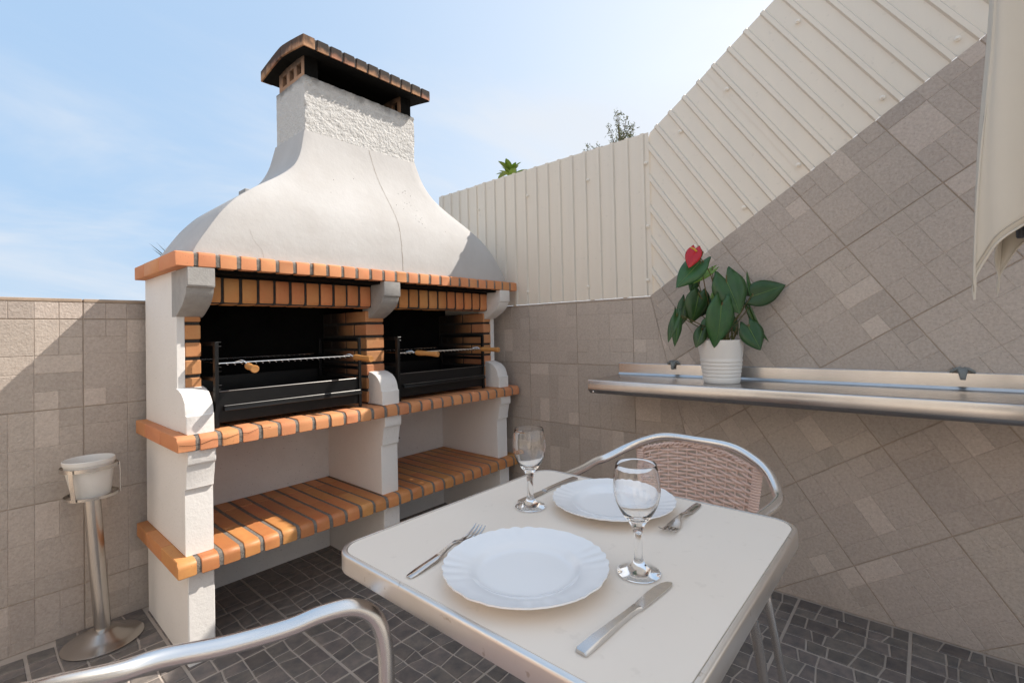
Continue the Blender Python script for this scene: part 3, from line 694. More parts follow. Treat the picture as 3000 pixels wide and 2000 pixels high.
def capstrip(x0, x1, ya, yb, c, dz=0.0):
    pr_b = [(ya + (yb - ya) * i / 6, arch(ya + (yb - ya) * i / 6) + dz) for i in range(7)]
    th = 0.049 if dz == 0 else 0.0435
    pr = pr_b + [(y, z + th) for y, z in pr_b[::-1]]
    b = MB(); b.prism_x(pr, x0, x1, c); return b
cap = obj('chimney_cap', capstrip(0.974, 1.672, 2.006, 2.44, 0.002, 0.003), material('cap_mortar', (0.22, 0.18, 0.15), 0.95, var=0.9, vscale=40, base2=(0.06, 0.05, 0.045), bump=0.8, bscale=240, bdist=0.003), bbq, smooth=35)
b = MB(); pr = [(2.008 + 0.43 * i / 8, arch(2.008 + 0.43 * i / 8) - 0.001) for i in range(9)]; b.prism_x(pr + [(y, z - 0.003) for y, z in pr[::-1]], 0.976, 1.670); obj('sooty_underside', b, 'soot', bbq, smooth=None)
nc = 11; pc = (1.677 - 0.969) / nc
for i in range(nc):
    for ya, yb in ((2.0, 2.108), (2.110, 2.222), (2.224, 2.334), (2.336, 2.447)):
        if not (i in (0, nc - 1) or ya == 2.0): continue
        xa = 0.969 + pc * i; s_ = capstrip(-pc / 2, pc / 2 - 0.011, ya - 2.0, yb - 2.0, 0.002) if False else capstrip(xa, xa + pc - 0.011, ya, yb, 0.002)
        obj('brick', s_, 'brick_cap_front' if ya == 2.0 and i else 'brick_cap', cap, smooth=35)

# braziers and grill racks
def brazier(x0, x1, label):
    t = thing('brazier', label, 'brazier', ((x0 + x1) / 2, 2.1, 0.769), group='black steel braziers in the fire boxes')
    yf, yb = 1.922, 2.30
    b = MB(); b.cbox(x0 + 0.010, x1 - 0.004, yf + 0.004, yf + 0.008, 0.786, 0.897, 0.001); b.cbox(x0 + 0.010, x1 - 0.004, yb - 0.004, yb, 0.786, 0.93, 0.001)
    b.cbox(x0 + 0.010, x0 + 0.014, yf + 0.009, yb - 0.005, 0.786, 0.897, 0.001); b.cbox(x1 - 0.008, x1 - 0.004, yf + 0.009, yb - 0.005, 0.786, 0.897, 0.001); b.quadbox(x0 + 0.0145, x1 - 0.0085, yf + 0.009, yb - 0.005, 0.800, 0.803)
    obj('fire_tray', b, 'black', t)
    b = MB(); b.tube([(x0 + 0.011, yf + 0.005, 0.8975), (x1 - 0.005, yf + 0.005, 0.8975)], 0.0020, 6); b.tube([(x0 + 0.028, yf - 0.0045, 0.8453), (x1 - 0.008, yf - 0.0045, 0.8453)], 0.0018, 6)
    obj('tray_lip', b, 'edge_steel', t)
    b = MB(); pr = [(yf - 0.016, 0.836), (yf - 0.016, 0.8405), (yf - 0.004, 0.8445), (yf + 0.0035, 0.8445), (yf + 0.0035, 0.838), (yf - 0.008, 0.832), (yf - 0.016, 0.828), (yf - 0.018, 0.830)]
    b.prism_x(pr, x0 + 0.026, x1 - 0.006, 0.002); obj('ash_drawer_pull', b, 'black', t)
    for k, x in enumerate((x0, x1 - 0.004)):
        for y in (yf, yb - 0.02):
            b = MB(); b.cbox(x, x + 0.005, y, y + 0.020, 0.769, 1.077, 0.001); b.cbox(x if k == 0 else x - 0.008, x + 0.012 if k == 0 else x + 0.004, y - 0.0035, y - 0.0005, 0.769, 1.075, 0.0008)
            obj('post', b, 'black', t)
        b = MB(); b.cbox(x, x + 0.004, yf + 0.021, yb - 0.021, 1.062, 1.077, 0.001); b.cbox(x, x + 0.004, yf + 0.021, yb - 0.021, 0.935, 0.95, 0.001); obj('side_rail', b, 'black', t)
        b = MB()
        for z in (1.075, 1.06, 0.985, 0.970, 0.92, 0.905): b.tube([(x + 0.004, yf + 0.004, z), (x + (0.022 if k == 0 else -0.014), yf + 0.004, z)], 0.0015, 5)
        obj('rack_hook', b, 'black', t)
    return t
def grill(x0, x1, h1, h2, label):
    z = 0.999; yf, yb = 1.915, 2.285
    t = thing('grill_rack', label, 'grill rack', ((x0 + x1) / 2, 2.1, z), group='chrome grill racks with wooden handles')
    b = MB(); q = [(x0, yf, z), (x1, yf, z), (x1, yb, z + 0.004), (x0, yb, z + 0.004)]
    for i in range(4): b.tube([q[i], q[(i + 1) % 4]], 0.0030, 8)
    obj('rack_frame', b, 'chrome', t)
    b = MB(); n = 22
    for i in range(1, n): x = x0 + (x1 - x0) * i / n; b.tube([(x, yf - 0.007, z - 0.0055), (x, yf - 0.004, z - 0.005), (x, yb + 0.003, z)], [0.0026, 0.0022, 0.0019], 6)
    obj('rack_wire', b, 'chrome', t)
    for (xb_, xt, zb, zt) in (h1, h2):
        b = MB(); b.tube(spline([(xb_ - 0.03, yf + 0.02, z + 0.003), (xb_ - 0.012, yf, z + 0.007), (xb_ - 0.004, yf - 0.008, z - 0.002), (xb_, yf - 0.02, zb), (xt * 0.3 + xb_ * 0.7, yf - 0.06, zb * 0.7 + zt * 0.3)], 5), 0.0024, 8); wr = obj('handle_wire', b, 'chrome', t)
        A = Vector((xb_, yf - 0.018, zb)); B = Vector((xt, yf - 0.140, zt)); rad = [0.0092, 0.0125, 0.0128, 0.0112, 0.0108, 0.0118, 0.0135, 0.0138, 0.0118, 0.0]
        tt = [0, 0.05, 0.2, 0.42, 0.55, 0.75, 0.9, 0.96, 1.0, 1.0]
        b = MB(); b.tube([A + (B - A) * (u if i < 9 else 0.995) for i, u in enumerate(tt)], rad[:-1] + [0.0055], 18, cap=True); obj('handle', b, 'wood', t, smooth=35)
    return t
brazier(0.592, 1.174, 'black steel brazier in the left fire box, its tray edges shining in sun')
brazier(1.372, 1.962, 'black steel brazier standing in the shaded right fire box')
grill(0.605, 1.140, (0.693, 0.672, 0.985, 0.979), (1.128, 1.134, 0.994, 0.987), 'chrome grill rack with sunlit wooden handles over the left brazier')
grill(1.385, 1.925, (1.462, 1.500, 0.997, 0.989), (1.915, 1.930, 0.996, 0.992), 'chrome grill rack with shaded wooden handles over the right brazier')

# ------------------------------------------------------------------ standing ashtray
ash = thing('standing_ashtray', 'steel floor ashtray with white pot in a ring on a post', 'ashtray', (0.338, 2.30, 0.002))
lean = Vector((-0.055, 0.01, 1)).normalized()
def leaned(mb): mb.v = [(x + 0.338 + lean.x * z, y + 2.30 + lean.y * z, z + 0.002) for x, y, z in mb.v]; return mb
b = MB(); b.lathe([(0.0, 0.0), (0.116, 0.0), (0.118, 0.003), (0.112, 0.006), (0.092, 0.010), (0.07, 0.020), (0.045, 0.038), (0.03, 0.046), (0.0, 0.047)], 48)
obj('base', leaned(b), 'post_steel', ash, smooth=50)
b = MB(); b.lathe([(0.0245, 0.04), (0.0245, 0.525), (0.02, 0.527), (0.0, 0.527)], 32); obj('post', leaned(b), 'post_steel', ash, smooth=40)
def band(r, z, h): b = MB(); b.lathe([(r, z), (r, z + h), (r - 0.002, z + h), (r - 0.002, z)], 48, close=True); return leaned(b)
obj('ring', band(0.082, 0.628, 0.013), 'post_steel', ash, smooth=40)
obj('ring', band(0.078, 0.530, 0.007), 'post_steel', ash, smooth=40)
b = MB(); b.lathe([(0.0, 0.5275), (0.0775, 0.5275), (0.0775, 0.530), (0.0, 0.530)], 40); obj('plate', leaned(b), 'post_steel', ash, smooth=40)
for a in (205, 325, 85):
    a = R(a + 22); c_, s_ = math.cos(a), math.sin(a); b = MB(); lps = []
    for r_, z in ((0.0835, 0.640), (0.0835, 0.60), (0.081, 0.56), (0.0795, 0.528)):
        lps.append([(r_ * c_ - s_ * w, r_ * s_ + c_ * w, z) if k < 2 else ((r_ + 0.003) * c_ - s_ * w, (r_ + 0.003) * s_ + c_ * w, z) for k, w in enumerate((-0.007, 0.007, 0.007, -0.007))])
    b.loft(lps); obj('strap', leaned(b), 'post_steel', ash)
b = MB(); b.lathe([(0.0, 0.5305), (0.052, 0.5305), (0.055, 0.536), (0.071, 0.646), (0.0735, 0.648), (0.0745, 0.662), (0.0725, 0.664), (0.0705, 0.662), (0.066, 0.63), (0.0, 0.628)], 48); obj('pot', leaned(b), 'ash_pot', ash, smooth=40)
b = MB(); b.lathe([(0.0, 0.634), (0.03, 0.6345), (0.0672, 0.6325)], 36); obj('sand', leaned(b), 'sand', ash)

# ------------------------------------------------------------------ table
TX0, TX1, TY0, TY1, TZ = 0.421, 1.032, 0.186, 0.796, 0.72
table = thing('bistro_table', 'square cream topped table with rounded corners and aluminium rim', 'table', (0.726, 0.49, 0))
def rrect(d, r, z, k=8):
    x0, x1, y0, y1 = TX0 + d, TX1 - d, TY0 + d, TY1 - d; out = []
    for cx, cy, a0 in ((x1 - r, y0 + r, -90), (x1 - r, y1 - r, 0), (x0 + r, y1 - r, 90), (x0 + r, y0 + r, 180)):
        for i in range(k + 1): a = R(a0 + 90 * i / k); out.append((cx + r * math.cos(a), cy + r * math.sin(a), z))
    return out
b = MB(); b.loft([rrect(0.0096, 0.0404, TZ - 0.02), rrect(0.0096, 0.0404, TZ - 0.0008), rrect(0.0102, 0.0398, TZ)]); obj('tabletop', b, 'laminate', table, smooth=35)
b = MB(); b.loft([rrect(0.0084, 0.0415, TZ - 0.004), rrect(0.0082, 0.0418, TZ + 0.0004), rrect(0.0076, 0.0424, TZ + 0.0009), rrect(0.0030, 0.0470, TZ + 0.0007), rrect(0.0012, 0.0488, TZ - 0.0002), rrect(0.0002, 0.0498, TZ - 0.0022), rrect(0.0, 0.05, TZ - 0.005), rrect(0.0, 0.05, TZ - 0.0285), rrect(0.0010, 0.049, TZ - 0.0310), rrect(0.003, 0.047, TZ - 0.0320), rrect(0.008, 0.042, TZ - 0.029)], cap=False)
obj('rim', b, 'rim', table, smooth=40)
LEGS = [[(0.80, 0.235, 0.683), (0.86, 0.236, 0.62), (1.03, 0.262, 0.40), (1.11, 0.275, 0.20), (1.15, 0.28, 0.012)], [(0.62, 0.66, 0.683), (0.66, 0.645, 0.60), (0.735, 0.62, 0.42), (0.76, 0.61, 0.2), (0.775, 0.605, 0.012)]]
LEGS += [[(x, 0.982 - y, z) for x, y, z in LEGS[0]], [(x, 0.982 - y, z) for x, y, z in LEGS[1]]]
for L in LEGS:
    b = MB(); b.tube(spline(L, 8), 0.0095, 12); lg = obj('leg', b, 'alu', table, smooth=40)
    b = MB(); b.lathe([(0.0, 0.0), (0.012, 0.0), (0.013, 0.014), (0.0115, 0.018), (0, 0.018)], 16, L[-1][0], L[-1][1]); obj('foot_cap', b, 'dark_plastic', lg)
b = MB(); b.quadbox(0.726 - 0.2, 0.726 + 0.2, 0.49 - 0.2, 0.49 + 0.2, TZ - 0.034, TZ - 0.0205); obj('top_frame', b, 'black', table, smooth=None)

# plates
def plate(x, y, rot, label):
    b = MB(); N = 144
    prof_ = [(0.0, 0.0062), (0.062, 0.0062), (0.070, 0.0066), (0.076, 0.0085), (0.081, 0.0125), (0.088, 0.0155), (0.105, 0.0182), (0.118, 0.0205), (0.1245, 0.0222)]
    under = [(0.1245, 0.0198), (0.116, 0.0172), (0.09, 0.0120), (0.078, 0.006), (0.072, 0.0022), (0.070, 0.0), (0.066, 0.0), (0.064, 0.003), (0.0, 0.003)]
    def mod(r, a):
        if r < 0.082: return 1, 0
        t = (r - 0.082) / 0.043; g = (a / (2 * math.pi) * 4) % 1.0           # four fans of flutes
        fan = max(0.0, math.sin(math.pi * min(1, g / 0.62))) if g < 0.62 else 0
        w = abs(math.sin(math.pi * g / 0.62 * 5)) if g < 0.62 else 1
        return 1 + t * t * (0.020 * (w - 0.6) * (0.35 + fan) if g < 0.62 else 0.008 * math.cos(2 * math.pi * (g - 0.62) / 0.38 * 2)), t * 0.0022 * fan * (w - 0.5)
    loops = []
    for r, z in prof_ + under:
        lp = []
        for k in range(N):
            a = 2 * math.pi * k / N; s_, dz = mod(r, a); lp.append((r * s_ * math.cos(a), r * s_ * math.sin(a), z + dz))
        loops.append(lp)
    loops[0] = [(0.0005 * math.cos(2 * math.pi * k / N), 0.0005 * math.sin(2 * math.pi * k / N), 0.0062) for k in range(N)]
    loops[-1] = [(0.0005 * math.cos(2 * math.pi * k / N), 0.0005 * math.sin(2 * math.pi * k / N), 0.003) for k in range(N)]
    b.loft(loops); o = obj('dinner_plate', b, 'porcelain', smooth=50, loc=(x, y, TZ + 0.0004)); o.rotation_euler.z = rot
    return tag(o, label, 'plate', 'scalloped white plates')
plate(0.560, 0.470, R(20), 'scalloped white plate between the half hidden fork and the large knife')
plate(0.887, 0.503, R(75), 'scalloped white plate before the wicker backed chair, partly seen through a glass')

# wine glasses
def wineglass(x, y, label):
    out = [(0.0, 0.0), (0.030, 0.0), (0.0318, 0.0012), (0.0322, 0.0026), (0.030, 0.0042), (0.022, 0.0068), (0.0145, 0.0105), (0.0098, 0.0150), (0.0072, 0.020), (0.0066, 0.025), (0.0062, 0.036), (0.0063, 0.05), (0.0070, 0.060), (0.0084, 0.068), (0.0125, 0.076), (0.0195, 0.0850), (0.0265, 0.096), (0.0318, 0.108), (0.0345, 0.119), (0.0352, 0.128), (0.0345, 0.142), (0.0322, 0.156), (0.0305, 0.1640), (0.0302, 0.1652)]
    inn = [(0.0294, 0.1652), (0.0291, 0.1640), (0.0309, 0.156), (0.0332, 0.142), (0.0339, 0.128), (0.0331, 0.119), (0.0303, 0.108), (0.0249, 0.097), (0.0178, 0.0885), (0.0105, 0.0835), (0.0045, 0.0815), (0.0, 0.0812)]
    b = MB(); b.lathe(out + inn, 48)
    o = obj('wine_glass', b, 'glass', smooth=60, loc=(x, y, TZ + 0.0004)); return tag(o, label, 'wine glass', 'stemmed wine glasses on the table')
wineglass(0.785, 0.641, 'empty wine glass standing over the knife tip at the far table edge')
wineglass(0.672, 0.340, 'empty wine glass standing between the two plates and the two knives')

# cutlery, each laid along its own +x axis, handle end at the origin
def strip(secs, name, mat, parent):
    """secs: (x, half width, z bottom, z top)"""
    b = MB(); loops = []
    for x, w, z0, z1 in secs: loops.append([(x, -w, z0), (x, w, z0), (x, w * 0.97, (z0 + z1) / 2), (x, w * 0.75, z1), (x, -w * 0.75, z1), (x, -w * 0.97, (z0 + z1) / 2)])
    b.loft(loops); return obj(name, b, mat, parent, smooth=45, world_co=False)
def knife(x, y, rot, label):
    t = thing('table_knife', label, 'knife', (x, y, TZ + 0.0004), rot, 'steel table knives')
    strip([(0.0, 0.0070, 0.0005, 0.0045), (0.003, 0.0086, 0, 0.0055), (0.03, 0.0080, 0, 0.0065), (0.07, 0.0060, 0, 0.0068), (0.10, 0.0052, 0, 0.0066), (0.118, 0.0060, 0, 0.0060), (0.124, 0.0078, 0.0002, 0.0048)], 'handle', 'cutlery', t)
    b = MB(); top = [(0.1245, 0.0072), (0.14, 0.0090), (0.165, 0.0104), (0.185, 0.0100), (0.20, 0.0074), (0.209, 0.0028), (0.2115, -0.002)]; bot = [(0.1245, -0.0074), (0.16, -0.0082), (0.19, -0.0082), (0.205, -0.0072), (0.2115, -0.0045)]
    ol = [(x_, -y_) for x_, y_ in bot][0:0] + bot + top[::-1]
    lo = [(px, py, 0.0010) for px, py in ol]; hi = [(px, py * 0.96, 0.0026) for px, py in ol]
    b.loft([lo, hi]); obj('blade', b, 'cutlery', t, smooth=30, world_co=False); return t
def fork(x, y, rot, label):
    t = thing('table_fork', label, 'fork', (x, y, TZ + 0.0004), rot, 'steel table forks')
    strip([(0.0, 0.0045, 0.0006, 0.0026), (0.003, 0.0066, 0.0004, 0.003), (0.02, 0.0085, 0.0006, 0.0036), (0.06, 0.0078, 0.002, 0.0054), (0.075, 0.0055, 0.004, 0.0076), (0.09, 0.0038, 0.0072, 0.0106), (0.105, 0.0036, 0.0092, 0.0122), (0.118, 0.0050, 0.0088, 0.0116), (0.130, 0.0100, 0.0050, 0.0074), (0.140, 0.0125, 0.0022, 0.0044), (0.150, 0.0128, 0.0010, 0.0030)], 'handle', 'cutlery', t)
    for k in range(4):
        yc = -0.0106 + 0.00707 * k; b = MB(); loops = []
        for (px, z, w, h) in ((0.149, 0.0011, 0.0022, 0.0018), (0.160, 0.0012, 0.0021, 0.0018), (0.172, 0.0040, 0.0018, 0.0017), (0.183, 0.0090, 0.0014, 0.0015), (0.190, 0.0135, 0.0007, 0.0009)):
            loops.append([(px, yc - w, z), (px, yc + w, z), (px, yc + w * 0.8, z + h), (px, yc - w * 0.8, z + h)])
        b.loft(loops); obj('tine', b, 'cutlery', t, smooth=40, world_co=False)
    return t
knife(0.462, 0.309, math.atan2(-0.017, 0.216), 'steel knife lying right of the nearest plate, handle at the table edge')
knife(1.002, 0.671, math.atan2(0.006, -0.196), 'steel knife lying under the far wine glass, left of the far plate')
fork(0.443, 0.604, math.atan2(0.034, 0.206), 'steel fork half hidden behind the nearest plate')
fork(1.010, 0.371, math.atan2(-0.007, -0.190), 'steel fork lying alone beside the far plate, tines down the table')

# ------------------------------------------------------------------ chairs
HALF = [(0, -0.003, 0.754), (0.10, -0.005, 0.750), (0.165, 0.008, 0.730), (0.215, 0.037, 0.704), (0.255, 0.095, 0.676), (0.268, 0.14, 0.669), (0.264, 0.21, 0.661), (0.260, 0.29, 0.659), (0.257, 0.335, 0.6645), (0.254, 0.375, 0.6635), (0.252, 0.402, 0.652), (0.249, 0.421, 0.630), (0.246, 0.431, 0.594), (0.243, 0.433, 0.54), (0.241, 0.428, 0.45), (0.239, 0.42, 0.25), (0.235, 0.41, 0.012)]
def make_chair(label, loc, rot):
    """chair faces its own +x; u = left"""
    t = thing('garden_chair', label, 'chair', loc, rot, 'aluminium and wicker garden chairs')
    loop = [(f, -u, z) for u, f, z in HALF[::-1]] + [(f, u, z) for u, f, z in HALF[1:]]
    b = MB(); lp_ = spline(loop, 6); b.tube(lp_, [0.0108 + 0.0022 * min(1.0, abs(p.y) / 0.22) for p in lp_], 20); obj('frame', b, 'alu', t, smooth=50, world_co=False)
    for s_ in (-1, 1):
        b = MB(); b.tube(spline([(-0.004, 0.172 * s_, 0.722), (-0.014, 0.155 * s_, 0.62), (-0.004, 0.165 * s_, 0.50), (0.03, 0.195 * s_, 0.40), (0.0, 0.215 * s_, 0.2), (-0.04, 0.225 * s_, 0.012)], 8), 0.0105, 12); obj('leg', b, 'alu', t, smooth=50, world_co=False)
    b = MB(); b.tube([(0.42, -0.243, 0.425), (0.42, 0.243, 0.425)], 0.009, 10); b.tube([(0.06, -0.2, 0.425), (0.06, 0.2, 0.425)], 0.009, 10)
    for s_ in (-1, 1): b.tube([(0.06, 0.195 * s_, 0.425), (0.42, 0.24 * s_, 0.425)], 0.009, 10)
    obj('seat_frame', b, 'alu', t, smooth=50, world_co=False)
    # woven back: flat strands over uprights, wrapped at the ends
    b = MB(); nu = 13; rows = 29; z0 = 0.455
    def top(u): return 0.738 - 1.15 * u * u
    def half(z): return 0.158 + 0.028 * (z - z0) / 0.25
    def curve(u, z): return -0.006 + 0.55 * u * u * 0.9 + 0.12 * (0.72 - z)
    for i in range(nu):
        q = -1 + 2 * i / (nu - 1); pts = []
        for j in range(15):
            z = z0 + (top(q * 0.18) - 0.008 - z0) * j / 14; u = q * half(z) * 0.985; pts.append((curve(u, z), u, z))
        b.tube(pts, 0.0026, 6)
    for r_ in range(rows):
        z = z0 + 0.004 + (0.737 - z0) * r_ / (rows - 1)
        pts = []; seg = (nu - 1) * 4
        for k in range(seg + 1):
            q = -1 + 2 * k / seg; u = q * half(z)
            zz = z0 + (top(u) - z0) * (z - z0) / (0.738 - z0)
            ph = q * (nu - 1) / 2 * math.pi + (0 if r_ % 2 else math.pi)
            pts.append((curve(u, zz) + 0.0048 * math.cos(ph), u, zz + 0.0016 * math.sin(ph * 0.5 + r_)))
        b.tube(pts, 0.0037, 6)
    for s_ in (-1, 1):
        for j in range(34):
            z = z0 + 0.002 + (top(0.18) - z0 - 0.004) * j / 33; u = s_ * half(z); xx = curve(u, z)
            b.tube([(xx + 0.004, u - s_ * 0.016, z + 0.0006), (xx + 0.0075, u - s_ * 0.002, z), (xx + 0.004, u + s_ * 0.0065, z), (xx - 0.006, u + s_ * 0.004, z), (xx - 0.006, u - s_ * 0.014, z)], 0.0037, 6)
    # braided top edge
    for k in range(24):
        q = -1 + 2 * (k + 0.5) / 24; u = q * 0.178; u2 = max(-0.182, min(0.182, u + 0.022))
        za, zb = top(u), top(u2)
        b.tube([(curve(u, za) - 0.004, u - 0.008, za - 0.010), (curve(u, za) + 0.006, u, za - 0.002), (curve(u, za) + 0.004, (u + u2) / 2, (za + zb) / 2 + 0.004), (curve(u2, zb) - 0.005, u2, zb - 0.006)], 0.0040, 6)
    obj('wicker_back', b, 'wicker', t, smooth=60, world_co=False)
    b = MB(); nr = 34
    for r_ in range(nr):
        f = 0.058 + 0.365 * r_ / (nr - 1); w = 0.197 + 0.045 * (f - 0.06) / 0.36; pts = []
        for k in range(49):
            q = -1 + 2 * k / 48; ph = q * 6 * math.pi + (0 if r_ % 2 else math.pi); pts.append((f, q * w, 0.432 - 0.012 * (1 - q * q) + 0.004 * math.cos(ph)))
        b.tube(pts, 0.0052, 6)
    for k in range(13):
        q = -1 + 2 * k / 12; b.tube([(0.058, q * 0.197, 0.432 - 0.012 * (1 - q * q)), (0.423, q * 0.242, 0.432 - 0.012 * (1 - q * q))], 0.003, 6)
    obj('wicker_seat', b, 'wicker', t, smooth=60, world_co=False)
    return t
ch = make_chair('chair with pinkish wicker back beyond the far table edge', (1.438, 0.532, 0), R(173.83))
dup(ch, (-0.034, 0.555, 0), R(-15.5), 'chair of which only a curved aluminium arm shows, cut by the bottom edge')

# ------------------------------------------------------------------ steel wall shelf
shelf = thing('steel_shelf', 'long stainless steel shelf with upstand fixed to the sloping tiled wall', 'shelf', (2.06, 0.4, 0.86))
YS0, YS1 = 1.190, -1.0; SX = AX - 0.0064
b = MB(); pr = [(SX - 0.0005, 0.916), (SX - 0.0005, 0.919), (SX - 0.006, 0.919), (SX - 0.0075, 0.917), (SX - 0.0078, 0.872), (SX - 0.016, 0.863), (SX - 0.03, 0.8605), (1.925, 0.8605), (1.9085, 0.8612), (1.9035, 0.8612), (1.899, 0.8598), (1.8968, 0.8562), (1.8965, 0.8165), (1.898, 0.8130), (1.915, 0.798), (1.918, 0.798), (1.9185, 0.8005), (1.903, 0.814), (1.9005, 0.8185), (1.9005, 0.850), (1.904, 0.8565), (1.912, 0.8585), (SX - 0.03, 0.8585), (SX - 0.014, 0.8595), (SX - 0.008, 0.868), (SX - 0.0055, 0.914)]
b.loft([[(x, y, z) for x, z in pr] for y in (YS0, YS1)], cap=True); obj('shelf_sheet', b, 'steel', shelf, smooth=35)
b = MB(); tri = [(1.903, 0.8575), (1.9025, 0.815), (1.9175, 0.800), (SX - 0.004, 0.845), (SX - 0.004, 0.8575)]
b.loft([[(x, YS0 - 0.001, z) for x, z in tri], [(x, YS0 - 0.003, z) for x, z in tri]]); obj('end_plate', b, 'steel', shelf, smooth=None)
for y in (0.904, -0.085):
    b = MB(); lps = []
    for k in range(9):
        a = k / 8; x = SX + 0.004 - 0.026 * math.sin(math.pi * a * 0.5) ; z = 0.936 - 0.036 * a * a; w = 0.017 * (1 - 0.75 * a) + 0.002
        lps.append([(x, y - w, z - 0.004), (x, y + w, z - 0.004), (x - 0.004, y + w * 0.8, z), (x - 0.004, y - w * 0.8, z)])
    b.loft(lps)
    for s_ in (-1, 1): b.tube(spline([(SX - 0.004, y + s_ * 0.004, 0.934), (SX - 0.010, y + s_ * 0.018, 0.930), (SX - 0.006, y + s_ * 0.030, 0.920)], 4), [0.005] * 8 + [0.003], 8)
    obj('clamp', b, 'putty', shelf, smooth=50)
for y in (1.180, ):
    b = MB(); b.lathe([(0.0, 0), (0.006, 0), (0.0055, 0.002), (0.003, 0.0035), (0.0, 0.004)], 12); b.v = [(1.902 - z * 0.7, y - 0.012 + x, 0.8075 + y_ - z * 0.7) for x, y_, z in b.v]; obj('rivet', b, 'steel', shelf)
# ------------------------------------------------------------------ anthurium in its white pot
PC = Vector((2.052, 0.645, 0.8612)); Rv = Vector((0.656, -0.755, 0)); Fv = Vector((0.755, 0.656, 0))
pl = thing('flowering_plant', 'potted plant with dark heart shaped leaves and one red flower on the shelf', 'potted plant', PC)
b = MB(); prf = [(0.0, 0.0), (0.066, 0.0), (0.069, 0.002)]
for k in range(6):
    z = 0.012 + k * 0.0148; r_ = 0.0693 + 0.0215 * z / 0.176; prf += [(r_ - 0.0002, z), (r_ + 0.0012, z + 0.004), (r_ + 0.0012, z + 0.009), (r_ - 0.0002, z + 0.0128)]
prf += [(0.0812, 0.106), (0.0900, 0.174), (0.0905, 0.1765), (0.0885, 0.1765), (0.0872, 0.170), (0.083, 0.150), (0.0, 0.150)]
b.lathe(prf, 56); obj('pot', b, 'pot', pl, smooth=50, world_co=False)
b = MB(); b.lathe([(0.0, 0.157), (0.04, 0.158), (0.0835, 0.153)], 30); obj('soil', b, 'soil', pl, world_co=False)
PXM = 0.3188 / 711.0                      # zoomed pixels to metres at the plant
def pp(x, y, d=0.0): return Rv * ((x - 740) * PXM) + Vector((0, 0, (1392 - y) * PXM)) - Fv * d
def leaf(base, tip, width, bulge, roll, mat, name='leaf', notch=0.30, fold=0.22):
    """heart-shaped leaf from the stalk point to the tip; bulge arches it, roll turns it about its own axis"""
    A = base; ax = tip - base; L = ax.length; ax.normalize()
    view = -Fv + Vector((0, 0, 0.25)); nrm = (view - ax * view.dot(ax)).normalized(); sd = ax.cross(nrm).normalized()
    rot = Matrix.Rotation(roll, 3, ax); nrm = rot @ nrm; sd = rot @ sd
    NT, NS = 12, 4; b = MB(); v = []
    for i in range(NT + 1):
        t = i / NT
        w = width / 2 * (max(0.0, math.sin(math.pi * min(1, (t * 0.92 + 0.08) ** 0.72))) ** 0.85) * (1 - 0.12 * t)
        for j in range(-NS, NS + 1):
            q = j / NS; back_ = notch * L * math.sin(min(1.0, abs(q) * 1.35) * math.pi / 2) ** 1.4 * (1 - 0.55 * max(0, abs(q) - 0.74) / 0.26) * max(0, 1 - t * 2.2)
            p = A + ax * (t * L - back_) + sd * (w * q) + nrm * (bulge * L * (math.sin(math.pi * t) * 0.5 - t * t * 0.55) - fold * w * (1 - abs(q)) ** 1.5 - 0.42 * w * q * q * (0.3 + t) + 0.018 * w * math.sin(9 * t + 2 * j))
            v.append(p)
    m = 2 * NS + 1; f = [(i * m + j, i * m + j + 1, (i + 1) * m + j + 1, (i + 1) * m + j) for i in range(NT) for j in range(m - 1)]
    b.add(v, f); o = obj(name, b, mat, pl, smooth=180, world_co=False)
    md = o.modifiers.new('thickness', 'SOLIDIFY'); md.thickness = 0.0009
    bv = MB(); bv.tube([v[i * m + NS] + nrm * 0.0009 for i in range(NT)], [0.0011 * (1 - 0.8 * i / NT) for i in range(NT)], 5)
    if name == 'leaf': obj('midrib', bv, 'vein', o, world_co=False)
    return o
LV = [((535, 285), (312, 515), 195, .10, .25, .045, 'leaf'), ((685, 352), (505, 470), 75, .1, .5, .0, 'leaf_light'), ((735, 452), (832, 768), 285, .16, .1, .075, 'leaf'),
      ((530, 588), (466, 845), 215, .18, -.2, .03, 'leaf'), ((672, 688), (614, 1070), 245, .18, -.15, .095, 'leaf'), ((322, 762), (212, 1005), 85, .14, .7, .03, 'leaf'),
      ((322, 775), (290, 1050), 115, .12, -.4, .035, 'leaf'), ((435, 640), (378, 862), 120, .12, .3, -.01, 'leaf'), ((1000, 612), (1288, 518), 215, .14, .15, .04, 'leaf'),
      ((1010, 600), (962, 378), 95, .05, .7, .03, 'leaf'), ((940, 478), (868, 560), 110, .05, .2, -.02, 'leaf'), ((862, 575), (930, 765), 120, .08, -.6, -.01, 'leaf_light'),
      ((912, 882), (990, 1090), 205, .16, .05, .085, 'leaf'), ((990, 722), (1118, 1040), 62, .25, 1.0, .02, 'leaf'), ((540, 905), (470, 1062), 110, .14, .2, .04, 'leaf'), ((640, 640), (560, 790), 130, .1, .4, -.03, 'leaf'), ((700, 900), (650, 990), 90, .1, .1, -.02, 'leaf'), ((590, 560), (560, 700), 150, .12, .5, -.02, 'leaf'), ((800, 600), (880, 740), 130, .12, -.4, -.03, 'leaf'), ((940, 560), (1010, 700), 120, .1, .3, -.04, 'leaf'), ((640, 820), (560, 960), 130, .14, .3, .02, 'leaf'), ((850, 800), (900, 960), 110, .14, -.3, .0, 'leaf'), ((770, 560), (700, 700), 110, .1, .6, -.04, 'leaf_light'), ((560, 420), (500, 560), 110, .1, -.3, -.03, 'leaf')]
rl = random.Random(4)
